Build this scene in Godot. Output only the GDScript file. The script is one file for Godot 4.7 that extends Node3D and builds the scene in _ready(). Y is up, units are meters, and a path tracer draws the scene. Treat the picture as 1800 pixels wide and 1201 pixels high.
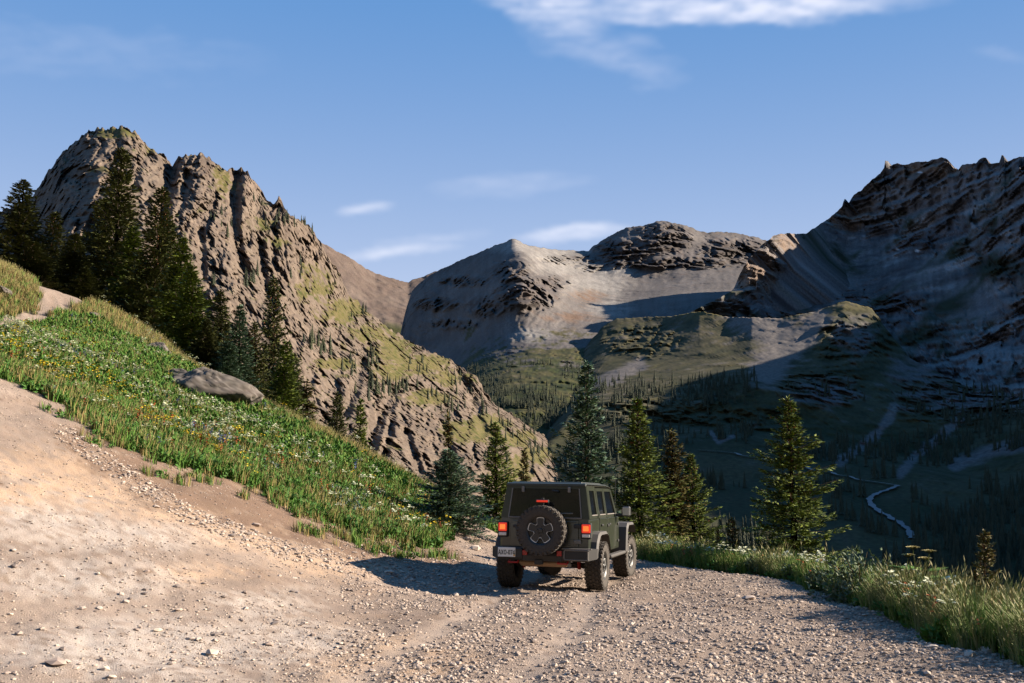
extends Node3D
# A mountain road at evening light: dark green off-road vehicle, flower meadow, spruces, crags and a shaded valley.

const FOCAL := 1750.0
const PITCH := 0.10787
const EYE := Vector3(0, 1.6, 0)

var rng := RandomNumberGenerator.new()
var taken := {}
var mats := {}

# ---------------------------------------------------------------- small helpers
func lin(r: float, g: float, b: float, a := 1.0) -> Color:
	var c := Color(r, g, b).linear_to_srgb()
	c.a = a
	return c

func noise(sd: int, freq: float, kind := 0, oct := 1) -> FastNoiseLite:
	var n := FastNoiseLite.new()
	n.seed = sd
	n.frequency = freq
	n.noise_type = FastNoiseLite.TYPE_SIMPLEX_SMOOTH
	if kind == 3:
		n.noise_type = FastNoiseLite.TYPE_CELLULAR
		n.cellular_return_type = FastNoiseLite.RETURN_CELL_VALUE
		n.cellular_jitter = 1.0
	if kind == 2:
		n.noise_type = FastNoiseLite.TYPE_CELLULAR
		n.cellular_return_type = FastNoiseLite.RETURN_DISTANCE
	n.fractal_type = FastNoiseLite.FRACTAL_NONE if oct < 2 else (FastNoiseLite.FRACTAL_RIDGED if kind == 1 else FastNoiseLite.FRACTAL_FBM)
	n.fractal_octaves = oct
	return n

# a place in the world, read off the photograph: picture position (1800 x 1201) and metres ahead
func pt(px: float, py: float, ahead: float) -> Vector3:
	var dx := (px - 900.0) / FOCAL
	var dy := (600.5 - py) / FOCAL
	var y := dy * cos(PITCH) + sin(PITCH)
	var z := cos(PITCH) - dy * sin(PITCH)
	var s := ahead / z
	return EYE + Vector3(dx * s, y * s, -ahead)

func proj(p: Vector3) -> Vector2:
	var q := p - EYE
	var f := -q.z * cos(PITCH) + q.y * sin(PITCH)
	var u := q.y * cos(PITCH) + q.z * sin(PITCH)
	return Vector2(900.0 + q.x / f * FOCAL, 600.5 - u / f * FOCAL)

func numbered(called: String) -> String:
	if not taken.has(called):
		taken[called] = 0
		return called
	taken[called] += 1
	return "%s_%03d" % [called, taken[called]]

func tag(o: Node, label := "", category := "", group := "", kind := "") -> Node:
	if label:
		o.set_meta("label", label)
	if category:
		o.set_meta("category", category)
	if group:
		o.set_meta("group", group)
	if kind:
		o.set_meta("kind", kind)
	return o

func base(called: String, where: Vector3) -> Node3D:
	var o := Node3D.new()
	o.name = numbered(called)
	add_child(o)
	o.position = where
	return o

func put(called: String, m: Mesh, mat: Material, parent: Node = null) -> MeshInstance3D:
	var o := MeshInstance3D.new()
	o.mesh = m
	o.material_override = mat
	if parent == null:
		o.name = numbered(called)
		add_child(o)
	else:
		o.name = called
		parent.add_child(o, true)
	return o

func scatter(called: String, m: Mesh, mat: Material, where: Array, tints: PackedColorArray, label: String, category: String) -> void:
	if where.is_empty():
		return
	var mm := MultiMesh.new()
	mm.transform_format = MultiMesh.TRANSFORM_3D
	mm.use_colors = tints.size() > 0
	mm.mesh = m
	mm.instance_count = where.size()
	for i in where.size():
		mm.set_instance_transform(i, where[i])
		if tints.size():
			mm.set_instance_color(i, tints[i])
	var o := MultiMeshInstance3D.new()
	o.multimesh = mm
	o.material_override = mat
	o.name = numbered(called)
	add_child(o)
	tag(o, label, category, "", "stuff")

func mesh_of(v: PackedVector3Array, n: PackedVector3Array, ix: PackedInt32Array, c := PackedColorArray(), uv := PackedVector2Array()) -> ArrayMesh:
	var a := []
	a.resize(Mesh.ARRAY_MAX)
	a[Mesh.ARRAY_VERTEX] = v
	a[Mesh.ARRAY_NORMAL] = n
	if c.size():
		a[Mesh.ARRAY_COLOR] = c
	if uv.size():
		a[Mesh.ARRAY_TEX_UV] = uv
	if ix.size():
		a[Mesh.ARRAY_INDEX] = ix
	var m := ArrayMesh.new()
	m.add_surface_from_arrays(Mesh.PRIMITIVE_TRIANGLES, a)
	return m

func flat_mat(c: Color, rough := 0.8, metal := 0.0) -> StandardMaterial3D:
	var m := StandardMaterial3D.new()
	m.albedo_color = c
	m.roughness = rough
	m.metallic = metal
	return m

func tint_mat(rough := 0.9) -> StandardMaterial3D:
	var m := StandardMaterial3D.new()
	m.vertex_color_use_as_albedo = true
	m.roughness = rough
	return m

func grain(size: int, freq: float, lo: float, hi: float, sd: int, cellular := false, oct := 4) -> NoiseTexture2D:
	var t := NoiseTexture2D.new()
	t.width = size
	t.height = size
	t.seamless = true
	t.seamless_blend_skirt = 0.3
	var n := FastNoiseLite.new()
	n.seed = sd
	n.frequency = freq
	if cellular:
		n.noise_type = FastNoiseLite.TYPE_CELLULAR
		n.cellular_return_type = FastNoiseLite.RETURN_CELL_VALUE
	n.fractal_type = FastNoiseLite.FRACTAL_FBM
	n.fractal_octaves = oct
	n.fractal_gain = 0.6
	t.noise = n
	var g := Gradient.new()
	g.set_color(0, Color(lo, lo, lo))
	g.set_color(1, Color(hi, hi, hi))
	t.color_ramp = g
	return t

func land_mat(tile: float, sd: int, lo := 0.70) -> StandardMaterial3D:
	var m := tint_mat(0.95)
	m.metallic_specular = 0.25
	m.albedo_texture = grain(512, 0.03, lo, 1.0, sd)
	m.uv1_triplanar = true
	m.uv1_world_triplanar = true
	m.uv1_scale = Vector3.ONE / tile
	return m

# ---------------------------------------------------------------- lines of control points
func along(line: Array, px: float, curved: bool) -> Vector2:
	var n := line.size()
	if px <= line[0][0]:
		return Vector2(line[0][1], line[0][2])
	if px >= line[n - 1][0]:
		return Vector2(line[n - 1][1], line[n - 1][2])
	var i := 0
	while line[i + 1][0] < px:
		i += 1
	var a: Array = line[i]
	var b: Array = line[i + 1]
	var t: float = (px - a[0]) / (b[0] - a[0])
	if not curved:
		return Vector2(lerpf(a[1], b[1], t), lerpf(a[2], b[2], t))
	var p: Array = line[maxi(i - 1, 0)]
	var q: Array = line[mini(i + 2, n - 1)]
	var h: float = b[0] - a[0]
	var r := Vector2.ZERO
	for k in 2:
		var ma: float = (b[k + 1] - p[k + 1]) / maxf(b[0] - p[0], 1.0) * h
		var mb: float = (q[k + 1] - a[k + 1]) / maxf(q[0] - a[0], 1.0) * h
		r[k] = cubic_interpolate_hermite(a[k + 1], ma, b[k + 1], mb, t)
	return r

func cubic_interpolate_hermite(a: float, ma: float, b: float, mb: float, t: float) -> float:
	var t2 := t * t
	var t3 := t2 * t
	return (2.0 * t3 - 3.0 * t2 + 1.0) * a + (t3 - 2.0 * t2 + t) * ma + (3.0 * t2 - 2.0 * t3) * b + (t3 - t2) * mb

func steps(a: float, b: float, step: float) -> PackedFloat32Array:
	var out := PackedFloat32Array()
	var x := a
	while x < b:
		out.append(x)
		x += step
	return out

func near_line(p: Vector2, line: Array) -> float:
	var best := 1e9
	for i in line.size() - 1:
		best = minf(best, Geometry2D.get_closest_point_to_segment(p, line[i], line[i + 1]).distance_squared_to(p))
	return sqrt(best)

func blobs(p: Vector2, list: Array) -> float:
	var best := 0.0
	for b in list:
		var dx: float = (p.x - b[0]) / b[2]
		var dy: float = (p.y - b[1]) / b[3]
		var d := dx * dx + dy * dy
		if d < 2.5:
			best = maxf(best, 1.0 - d * 0.5)
	return best

# ---------------------------------------------------------------- mountains
# a mountain side as a sheet between contour lines (valley to crest), then bent into ribs, gullies and ledges
var sheets := {}

# splits rows 0..n over threads; job(from, to) gives back its packed array
func spread(n: int, job: Callable) -> Array:
	var ts := []
	for k in 4:
		var t := Thread.new()
		t.start(job.bind(n * k / 4, n * (k + 1) / 4))
		ts.append(t)
	var out := []
	for t in ts:
		out.append(t.wait_to_finish())
	return out

func joined3(parts: Array) -> PackedVector3Array:
	var out := PackedVector3Array()
	for a in parts:
		out.append_array(a)
	return out

func mountain(called: String, lines: Array, cols: PackedFloat32Array, rows: int, back: Array, bend: Callable, tint: Callable, mat: Material, jag: float, gullies := []) -> void:
	var nc := cols.size()
	var nl := lines.size()
	var nr := rows + back.size()
	var ys := PackedFloat32Array()
	var ds := PackedFloat32Array()
	for k in nl:
		for i in nc:
			var s := along(lines[k], cols[i], k < nl - 1)
			ys.append(s.x)
			ds.append(s.y)
	var rag := PackedFloat32Array()
	for i in nc:
		rag.append(nz.rag.get_noise_2d(cols[i], 7.0 * nl) * jag)
	var p := joined3(spread(nr, func(r0, r1): return lay_rows(r0, r1, cols, ys, ds, rag, nl, rows, back)))
	var n := joined3(spread(nr, func(r0, r1): return normal_rows(r0, r1, p, nc, nr)))
	var q := joined3(spread(nr, func(r0, r1): return bend_rows(r0, r1, p, n, nc, bend, gullies)))
	n = joined3(spread(nr, func(r0, r1): return normal_rows(r0, r1, q, nc, nr)))
	var c := PackedColorArray()
	for a in spread(nr, func(r0, r1): return tint_rows(r0, r1, p, q, n, nc, tint)):
		c.append_array(a)
	var o := put(called, mesh_of(q, n, grid_index(nc, nr), c), mat)
	tag(o, "", "", "", "structure")
	sheets[called] = {"p": q, "cols": cols, "rows": rows, "nc": nc, "n": n}

func lay_rows(r0: int, r1: int, cols: PackedFloat32Array, ys: PackedFloat32Array, ds: PackedFloat32Array, rag: PackedFloat32Array, nl: int, rows: int, back: Array) -> PackedVector3Array:
	var nc := cols.size()
	var out := PackedVector3Array()
	out.resize((r1 - r0) * nc)
	for r in range(r0, r1):
		var t := float(mini(r, rows - 1)) / (rows - 1) * (nl - 1)
		var k := mini(int(t), nl - 2)
		var f := t - k
		var a := maxi(k - 1, 0) * nc
		var b := mini(k + 2, nl - 1) * nc
		var k0 := k * nc
		var k1 := k0 + nc
		var off: Vector3 = back[r - rows] if r >= rows else Vector3.ZERO
		var crest := clampf((t - (nl - 1.14)) / 0.14, 0.0, 1.0)
		for i in nc:
			var y := rag[i] * crest + cubic_interpolate_hermite(ys[k0 + i], (ys[k1 + i] - ys[a + i]) * 0.5, ys[k1 + i], (ys[b + i] - ys[k0 + i]) * 0.5, f)
			var d := cubic_interpolate_hermite(ds[k0 + i], (ds[k1 + i] - ds[a + i]) * 0.5, ds[k1 + i], (ds[b + i] - ds[k0 + i]) * 0.5, f)
			out[(r - r0) * nc + i] = pt(cols[i], y, d) + off
	return out

func bend_rows(r0: int, r1: int, p: PackedVector3Array, n: PackedVector3Array, nc: int, bend: Callable, gullies: Array) -> PackedVector3Array:
	var out := PackedVector3Array()
	out.resize((r1 - r0) * nc)
	for k in range(r0 * nc, r1 * nc):
		var s := proj(p[k])
		var m := n[k]
		var d: float = bend.call(s.x, s.y, p[k], m)
		for g in gullies:
			var box: Rect2 = g[3]
			if box.has_point(s):
				var w: float = near_line(s, g[0]) / g[1]
				if w < 1.0:
					d -= g[2] * (1.0 - w * w) * (1.0 - w * 0.3)
		out[k - r0 * nc] = p[k] + (EYE - p[k]).normalized() * d
	return out

func tint_rows(r0: int, r1: int, p: PackedVector3Array, q: PackedVector3Array, n: PackedVector3Array, nc: int, tint: Callable) -> PackedColorArray:
	var out := PackedColorArray()
	out.resize((r1 - r0) * nc)
	for k in range(r0 * nc, r1 * nc):
		var s := proj(p[k])
		out[k - r0 * nc] = tint.call(s.x, s.y, q[k], n[k])
	return out

func grid_index(nc: int, nr: int) -> PackedInt32Array:
	var ix := PackedInt32Array()
	ix.resize((nc - 1) * (nr - 1) * 6)
	var w := 0
	for r in nr - 1:
		for i in nc - 1:
			var k := r * nc + i
			ix[w] = k
			ix[w + 1] = k + nc
			ix[w + 2] = k + 1
			ix[w + 3] = k + 1
			ix[w + 4] = k + nc
			ix[w + 5] = k + nc + 1
			w += 6
	return ix

func normal_rows(r0: int, r1: int, p: PackedVector3Array, nc: int, nr: int) -> PackedVector3Array:
	var n := PackedVector3Array()
	n.resize((r1 - r0) * nc)
	for r in range(r0, r1):
		var up := mini(r + 1, nr - 1) * nc
		var dn := maxi(r - 1, 0) * nc
		for i in nc:
			var a := p[r * nc + mini(i + 1, nc - 1)] - p[r * nc + maxi(i - 1, 0)]
			var b := p[up + i] - p[dn + i]
			n[(r - r0) * nc + i] = a.cross(b).normalized()
	return n

# the point of a mountain that the photograph shows at a picture position
func spot(called: String, px: float, py: float) -> Vector3:
	var s: Dictionary = sheets[called]
	var cols: PackedFloat32Array = s.cols
	var i := clampi(cols.bsearch(px), 0, cols.size() - 1)
	var nc: int = s.nc
	var p: PackedVector3Array = s.p
	for r in range(0, s.rows):
		var v := p[r * nc + i]
		if proj(v).y <= py:
			return v
	return Vector3.INF

func gully(pts: Array, width: float, depth: float) -> Array:
	var box := Rect2(pts[0], Vector2.ZERO)
	for p in pts:
		box = box.expand(p)
	return [pts, width, depth, box.grow(width)]

var nz := {}

func mix3(a: Color, b: Color, t: float) -> Color:
	return a.lerp(b, clampf(t, 0.0, 1.0))

# --- left crag
var crag_green := [[555, 505, 45, 35], [600, 545, 50, 26], [535, 480, 16, 22], [650, 585, 40, 20], [690, 615, 40, 22], [745, 640, 45, 16], [800, 665, 40, 16], [455, 395, 34, 12], [480, 425, 26, 16], [250, 265, 20, 8], [200, 235, 40, 10], [390, 320, 22, 30], [860, 745, 36, 14], [905, 770, 30, 14], [945, 800, 30, 16], [690, 650, 34, 20], [820, 760, 40, 20], [170, 297, 22, 6], [600, 640, 40, 10], [760, 700, 36, 14], [900, 830, 34, 30]]

func crag_grass(px: float, py: float, p: Vector3) -> float:
	var g := blobs(Vector2(px, py), crag_green)
	var n: float = nz.mid.get_noise_3d(p.x, p.y * 1.6, p.z) * 0.5 + nz.fine.get_noise_3d(p.x, p.y, p.z) * 0.42
	return g * 1.0 + n * 1.35 + (-0.05 if px > 520 else -0.15)

# steep risers with narrow treads between them
func terrace(y: float, high: float) -> float:
	var f := fposmod(y / high, 1.0)
	return high * ((f if f < 0.84 else 0.84 * (1.0 - f) / 0.16) - 0.42)

func crag_bend(px: float, py: float, p: Vector3, m: Vector3) -> float:
	var soft := clampf((crag_grass(px, py, p) - 0.35) * 2.2, 0.0, 1.0)
	var warp: float = nz.mid.get_noise_3d(p.x, p.y, p.z)
	# along the strike of the face, up it, and into it
	var u: float = p.x / -p.z * 640.0 + warp * 9.0 - p.y * 0.06
	var w: float = p.z * 0.03
	var rise := (p.y - 1.6) / -p.z * 640.0
	var y := rise * 0.17
	var jog: float = nz.fine.get_noise_3d(p.x, p.y, p.z) * 3.0
	var big: float = nz.ridge.get_noise_3d(u * 1.1, y, w) * 13.0
	var ribs: float = nz.rib.get_noise_3d(u, y * 1.2, w) * 7.0
	var slabs: float = nz.slab.get_noise_3d(u + jog, y + jog * 0.3, w) * 5.5
	var blocks: float = nz.block.get_noise_3d(u + jog * 0.5, y * 1.6 + jog * 0.3, w) * 3.4
	var cracks: float = nz.crack.get_noise_3d(u + jog * 0.3, y * 1.8, w) * -2.8
	var steps_: float = terrace(rise + warp * 30.0 + jog * 2.0 - u * 0.15 + slabs * 4.0, 30.0) * 0.42 + terrace(rise - warp * 14.0 + jog * 2.5 + blocks * 5.0 - u * 0.2, 11.0) * 0.36
	return big + (ribs + slabs + blocks + cracks + steps_) * (1.0 - 0.55 * soft)

func crag_tint(px: float, py: float, p: Vector3, n: Vector3) -> Color:
	var f: float = nz.fine.get_noise_3d(p.x, p.y, p.z)
	var m: float = nz.mid.get_noise_3d(p.x, p.y * 1.5, p.z)
	var streak: float = nz.rib.get_noise_3d(p.x * 1.3 + 90.0, p.y * 0.2, p.z * 1.3)
	var c := Color(0.185, 0.147, 0.115)
	c = mix3(c, Color(0.225, 0.175, 0.138), m * 1.2 + 0.3)
	c = mix3(c, Color(0.115, 0.092, 0.077), streak * 1.1 - 0.1)
	c = mix3(c, Color(0.27, 0.225, 0.17), f * 1.5 - 0.5)
	c = mix3(c, Color(0.095, 0.068, 0.055), nz.chip.get_noise_3d(p.x + 40.0, p.y * 0.5, p.z) * 1.1 - 0.25)
	var g := crag_grass(px, py, p) + (n.y - 0.62) * 1.3
	if g > 0.5:
		var green := mix3(Color(0.074, 0.082, 0.020), Color(0.112, 0.102, 0.032), m + 0.5)
		green = mix3(green, Color(0.050, 0.062, 0.018), f * 1.8)
		green = mix3(green, Color(0.155, 0.122, 0.062), nz.chip.get_noise_3d(p.x * 0.8, p.y * 0.8, p.z * 0.8) * 1.3 - 0.1)
		c = mix3(c, green, (g - 0.5) * 6.0)
	return c

# --- middle peak, cirque and green basin
func peak_bend(px: float, py: float, p: Vector3, m: Vector3) -> float:
	var cliff := peak_cliff(px, py)
	var warp: float = nz.far.get_noise_3d(p.x, p.y, p.z)
	var wx: float = p.x / -p.z * 2500.0 + warp * 30.0
	var ribs: float = nz.farrib.get_noise_3d(wx, p.y * 0.25, p.z * 0.1) * 34.0
	var slabs: float = nz.farslab.get_noise_3d(wx, p.y * 0.3, p.z * 0.1) * 14.0
	var blocks: float = nz.farblock.get_noise_3d(wx, p.y * 0.4, p.z * 0.1) * 9.0
	ribs += slabs + blocks + terrace(p.y + warp * 30.0 + slabs * 2.0 + blocks, 46.0) * 1.25 + terrace(p.y + warp * 60.0 + blocks * 2.5, 17.0) * 1.0
	var small: float = nz.farfine.get_noise_3d(p.x, p.y * 0.8, p.z)
	var low := clampf((py - 590.0) / 30.0, 0.0, 1.0)
	var broad: float = nz.far.get_noise_3d(p.x * 0.6 + 300.0, p.y * 0.6, p.z * 0.6) * 30.0
	var runnel: float = nz.farchip.get_noise_3d(wx * 1.3, p.y * 0.2, p.z * 0.03) * 5.0
	return broad + ribs * cliff + runnel + small * (5.0 + 5.0 * cliff + 9.0 * low) + nz.farrib.get_noise_3d(p.x * 1.6, p.y, p.z * 1.6) * 14.0 * low

# beds of rock of different tone, one above the other
func bed(y: float, thick: float) -> float:
	var k := floorf(y / thick)
	return absf(fposmod(sin(k * 12.9898) * 43758.5453, 1.0)) - 0.5

func peak_cliff(px: float, py: float) -> float:
	var c := blobs(Vector2(px, py), [[925, 515, 60, 32], [900, 480, 40, 22], [1180, 462, 150, 11], [1095, 440, 50, 20], [1165, 420, 50, 26], [1000, 456, 60, 9], [1290, 440, 60, 22], [850, 540, 34, 20], [820, 495, 46, 10], [770, 535, 40, 12], [960, 500, 40, 16], [800, 570, 40, 10], [1050, 470, 40, 8]])
	return clampf(c * 1.8 - 0.35, 0.14, 1.25)

func peak_tint(px: float, py: float, p: Vector3, n: Vector3) -> Color:
	var f: float = nz.farfine.get_noise_3d(p.x, p.y, p.z)
	var m: float = nz.far.get_noise_3d(p.x, p.y, p.z)
	var c := mix3(Color(0.155, 0.139, 0.134), Color(0.205, 0.184, 0.174), m + 0.5)
	var cliff := peak_cliff(px, py)
	c = mix3(c, Color(0.115, 0.098, 0.093), cliff * 0.9 + f * 0.8 - 0.25)
	c = mix3(c, c * 0.8, nz.farchip.get_noise_3d(p.x / -p.z * 2500.0, p.y * 0.15, 0.0) * 0.9)
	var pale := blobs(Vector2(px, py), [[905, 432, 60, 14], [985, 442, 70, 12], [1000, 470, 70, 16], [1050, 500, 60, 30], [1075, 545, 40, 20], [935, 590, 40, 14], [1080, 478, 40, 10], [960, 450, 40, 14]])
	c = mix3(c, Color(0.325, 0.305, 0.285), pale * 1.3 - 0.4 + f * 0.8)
	c = mix3(c, Color(0.19, 0.125, 0.09), blobs(Vector2(px, py), [[1010, 558, 50, 9], [1035, 520, 30, 12]]) - 0.25 + f)
	c *= 1.0 + bed(p.y + m * 40.0 + f * 14.0, 23.0) * 0.55 * minf(cliff + 0.15, 1.0)
	c *= 1.0 + nz.farfine.get_noise_3d(p.x / -p.z * 6500.0, p.y * 0.16, p.z * 0.004) * 0.2 * (1.15 - minf(cliff, 1.0))
	var low := clampf((py - 602.0) / 16.0 + m * 4.0 + f * 3.4, 0.0, 1.0)
	low *= clampf((px - 790.0) / 40.0 + m, 0.0, 1.0)
	if low > 0.0:
		var ff: float = nz.fine.get_noise_3d(p.x * 0.6, p.y, p.z * 0.6)
		var g := mix3(Color(0.044, 0.056, 0.017), Color(0.098, 0.088, 0.036), m * 1.3 + f * 1.2 + 0.35)
		g = mix3(g, Color(0.016, 0.026, 0.012), -f * 2.0 - ff * 1.6 - 0.25)
		g = mix3(g, Color(0.17, 0.14, 0.11), f * 2.0 + ff * 1.5 - 0.95)
		c = mix3(c, g, low)
	return c * 0.92

# --- far ridge
func far_bend(px: float, py: float, p: Vector3, m: Vector3) -> float:
	return nz.farrib.get_noise_3d(p.x, p.y * 0.4, p.z) * 12.0 + nz.farfine.get_noise_3d(p.x, p.y, p.z) * 9.0

func far_tint(px: float, py: float, p: Vector3, n: Vector3) -> Color:
	var f: float = nz.farfine.get_noise_3d(p.x, p.y, p.z)
	var m: float = nz.far.get_noise_3d(p.x, p.y, p.z)
	var c := mix3(Color(0.165, 0.122, 0.100), Color(0.22, 0.17, 0.14), m + 0.5 + f * 0.5)
	return mix3(c, Color(0.075, 0.08, 0.03), (py - 560.0) / 40.0 + m * 2.0)

# --- right mountain
func wall_bend(px: float, py: float, p: Vector3, m: Vector3) -> float:
	var warp: float = nz.far.get_noise_3d(p.x, p.y, p.z)
	var u: float = p.x / -p.z * 1900.0 + warp * 24.0 + p.y * 0.25
	var w := p.z * 0.02
	var ribs: float = nz.farrib.get_noise_3d(u * 1.2, p.y * 0.25, w) * 28.0
	var slabs: float = nz.farslab.get_noise_3d(u, p.y * 0.3, w) * 13.0
	var blocks: float = nz.farblock.get_noise_3d(u, p.y * 0.4, w) * 9.0
	var small: float = nz.farfine.get_noise_3d(p.x * 1.4, p.y, p.z * 1.4) * 5.0 - nz.farchip.get_noise_3d(u * 1.3, p.y * 0.4, w) * 9.0
	var strata := terrace(p.y + warp * 26.0 + slabs * 2.2 + p.x * 0.12, 58.0) * 1.1 + terrace(p.y + warp * 40.0 + blocks * 2.4 + p.x * 0.12, 19.0) * 1.0
	var scree := blobs(Vector2(px, py), [[1480, 460, 80, 50], [1440, 440, 50, 40], [1410, 520, 70, 34], [1600, 480, 90, 34], [1700, 520, 60, 40]])
	return (ribs + slabs + blocks + strata + small) * (1.0 - 0.9 * minf(1.0, scree * 1.3)) + warp * 30.0

func wall_tint(px: float, py: float, p: Vector3, n: Vector3) -> Color:
	var f: float = nz.farfine.get_noise_3d(p.x, p.y, p.z)
	var m: float = nz.far.get_noise_3d(p.x, p.y, p.z)
	var band: float = nz.ledge.get_noise_3d(p.x * 0.1, p.y * 0.55 + p.x * 0.06, p.z * 0.1)
	var c := mix3(Color(0.150, 0.136, 0.138), Color(0.205, 0.186, 0.180), m * 1.4 + 0.4)
	var chip: float = nz.farblock.get_noise_3d(p.x, p.y * 1.4, p.z)
	c = mix3(c, Color(0.32, 0.30, 0.295), band * 2.2 - 0.35 + f * 0.6 + chip * 0.25)
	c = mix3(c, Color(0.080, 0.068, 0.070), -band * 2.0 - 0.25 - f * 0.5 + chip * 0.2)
	c *= 1.0 + bed(p.y + m * 30.0 + f * 16.0 + p.x * 0.12, 15.0) * 0.6 + nz.farfine.get_noise_3d(p.x / -p.z * 5200.0, p.y * 0.3, 5.0) * 0.4
	c = mix3(c, Color(0.25, 0.185, 0.145), blobs(Vector2(px, py), [[1400, 430, 50, 26], [1330, 480, 40, 40], [1490, 385, 40, 22], [1640, 300, 70, 14]]) * 1.2 - 0.2 + f)
	c = mix3(c, Color(0.27, 0.262, 0.27), blobs(Vector2(px, py), [[1600, 345, 70, 14], [1690, 330, 60, 18], [1740, 310, 40, 16], [1720, 640, 90, 40], [1640, 620, 60, 34]]) * 1.1 - 0.3 + f * 0.9)
	var green := blobs(Vector2(px, py), [[1660, 540, 60, 22], [1600, 590, 60, 20], [1760, 470, 60, 20], [1400, 560, 90, 14], [1560, 560, 50, 14]])
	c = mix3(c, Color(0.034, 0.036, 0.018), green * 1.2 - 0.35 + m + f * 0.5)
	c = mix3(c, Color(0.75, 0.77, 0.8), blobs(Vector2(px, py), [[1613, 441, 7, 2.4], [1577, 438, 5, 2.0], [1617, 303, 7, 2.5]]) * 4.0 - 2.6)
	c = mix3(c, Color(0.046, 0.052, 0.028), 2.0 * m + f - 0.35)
	return c * 1.05

# --- bench and valley floor
var chutes := [[[Vector2(1300, 545), Vector2(1380, 600), Vector2(1350, 650)], 34.0], [[Vector2(1475, 812), Vector2(1530, 775), Vector2(1565, 735), Vector2(1572, 715)], 9.0], [[Vector2(1582, 835), Vector2(1610, 800), Vector2(1650, 770), Vector2(1690, 735)], 9.0], [[Vector2(1680, 815), Vector2(1740, 795), Vector2(1800, 780)], 13.0], [[Vector2(1125, 640), Vector2(1085, 660), Vector2(1050, 678)], 12.0], [[Vector2(1250, 760), Vector2(1262, 778), Vector2(1290, 768)], 4.0], [[Vector2(1440, 560), Vector2(1400, 610), Vector2(1350, 640)], 22.0]]

var road_line := [Vector2(1226, 795), Vector2(1300, 803), Vector2(1400, 824), Vector2(1470, 838), Vector2(1540, 854), Vector2(1578, 858)]
var stream_line := [Vector2(1578, 858), Vector2(1548, 870), Vector2(1527, 881), Vector2(1532, 896), Vector2(1556, 912), Vector2(1580, 926), Vector2(1597, 940), Vector2(1600, 960)]

func bench_bend(px: float, py: float, p: Vector3, m: Vector3) -> float:
	var cliff := blobs(Vector2(px, py), [[1500, 600, 60, 40], [1700, 700, 130, 40], [1180, 725, 120, 22], [1320, 735, 70, 18], [1130, 600, 60, 26], [1450, 680, 70, 30]])
	var ribs: float = nz.farrib.get_noise_3d(p.x * 1.6, p.y * 0.3, p.z * 1.6) * 22.0 + nz.farchip.get_noise_3d(p.x * 1.4, p.y * 0.4, p.z * 1.4) * 9.0
	var ease := 1.0
	if py > 770.0 and px > 1180.0:
		ease = clampf(minf(near_line(Vector2(px, py), road_line), near_line(Vector2(px, py), stream_line)) / 26.0 - 0.25, 0.0, 1.0)
		if ease <= 0.0:
			return 0.0
	ribs += terrace(p.y + nz.far.get_noise_3d(p.x, p.y, p.z) * 40.0 + nz.farblock.get_noise_3d(p.x, p.y * 0.4, p.z * 0.2) * 14.0, 26.0) * 1.0
	return ease * ribs * clampf(cliff * 1.4, 0.12, 1.0) + ease * nz.far.get_noise_3d(p.x * 1.3, p.y, p.z * 1.3) * 26.0 + ease * nz.farfine.get_noise_3d(p.x * 1.5, p.y, p.z * 1.5) * 6.0

func bench_tint(px: float, py: float, p: Vector3, n: Vector3) -> Color:
	var f: float = nz.farfine.get_noise_3d(p.x * 1.5, p.y, p.z * 1.5)
	var m: float = nz.far.get_noise_3d(p.x * 1.5, p.y, p.z * 1.5)
	var s := Vector2(px, py)
	var c := mix3(Color(0.060, 0.058, 0.026), Color(0.105, 0.090, 0.048), m + 0.4 + f * 0.8)
	c = mix3(c, Color(0.030, 0.036, 0.018), -f * 1.6 - 0.1)
	c = mix3(c, Color(0.14, 0.125, 0.11), f * 1.8 - 0.5 + m * 0.5)
	c = mix3(c, Color(0.115, 0.10, 0.04), blobs(s, [[1500, 535, 60, 12], [1430, 550, 40, 8], [1235, 553, 40, 10]]) - 0.2)
	c = mix3(c, Color(0.15, 0.14, 0.145), blobs(s, [[1500, 590, 40, 34], [1700, 700, 110, 28], [1790, 690, 60, 40], [1450, 690, 60, 26], [1620, 650, 60, 30]]) * 1.2 - 0.35 + f * 1.1)
	for g in chutes:
		var w: float = near_line(s, g[0]) / g[1]
		if w < 1.4:
			c = mix3(c, Color(0.175, 0.155, 0.145), (1.2 - w) * 1.8 + f * 1.2)
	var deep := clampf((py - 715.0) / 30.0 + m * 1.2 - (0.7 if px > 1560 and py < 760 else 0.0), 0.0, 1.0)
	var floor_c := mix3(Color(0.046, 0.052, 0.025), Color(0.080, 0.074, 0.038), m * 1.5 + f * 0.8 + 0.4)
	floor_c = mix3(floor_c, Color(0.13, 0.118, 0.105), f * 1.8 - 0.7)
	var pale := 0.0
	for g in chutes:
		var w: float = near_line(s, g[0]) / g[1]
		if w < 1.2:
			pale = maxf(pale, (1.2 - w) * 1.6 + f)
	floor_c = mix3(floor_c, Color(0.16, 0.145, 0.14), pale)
	return mix3(c, floor_c, deep)

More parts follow.
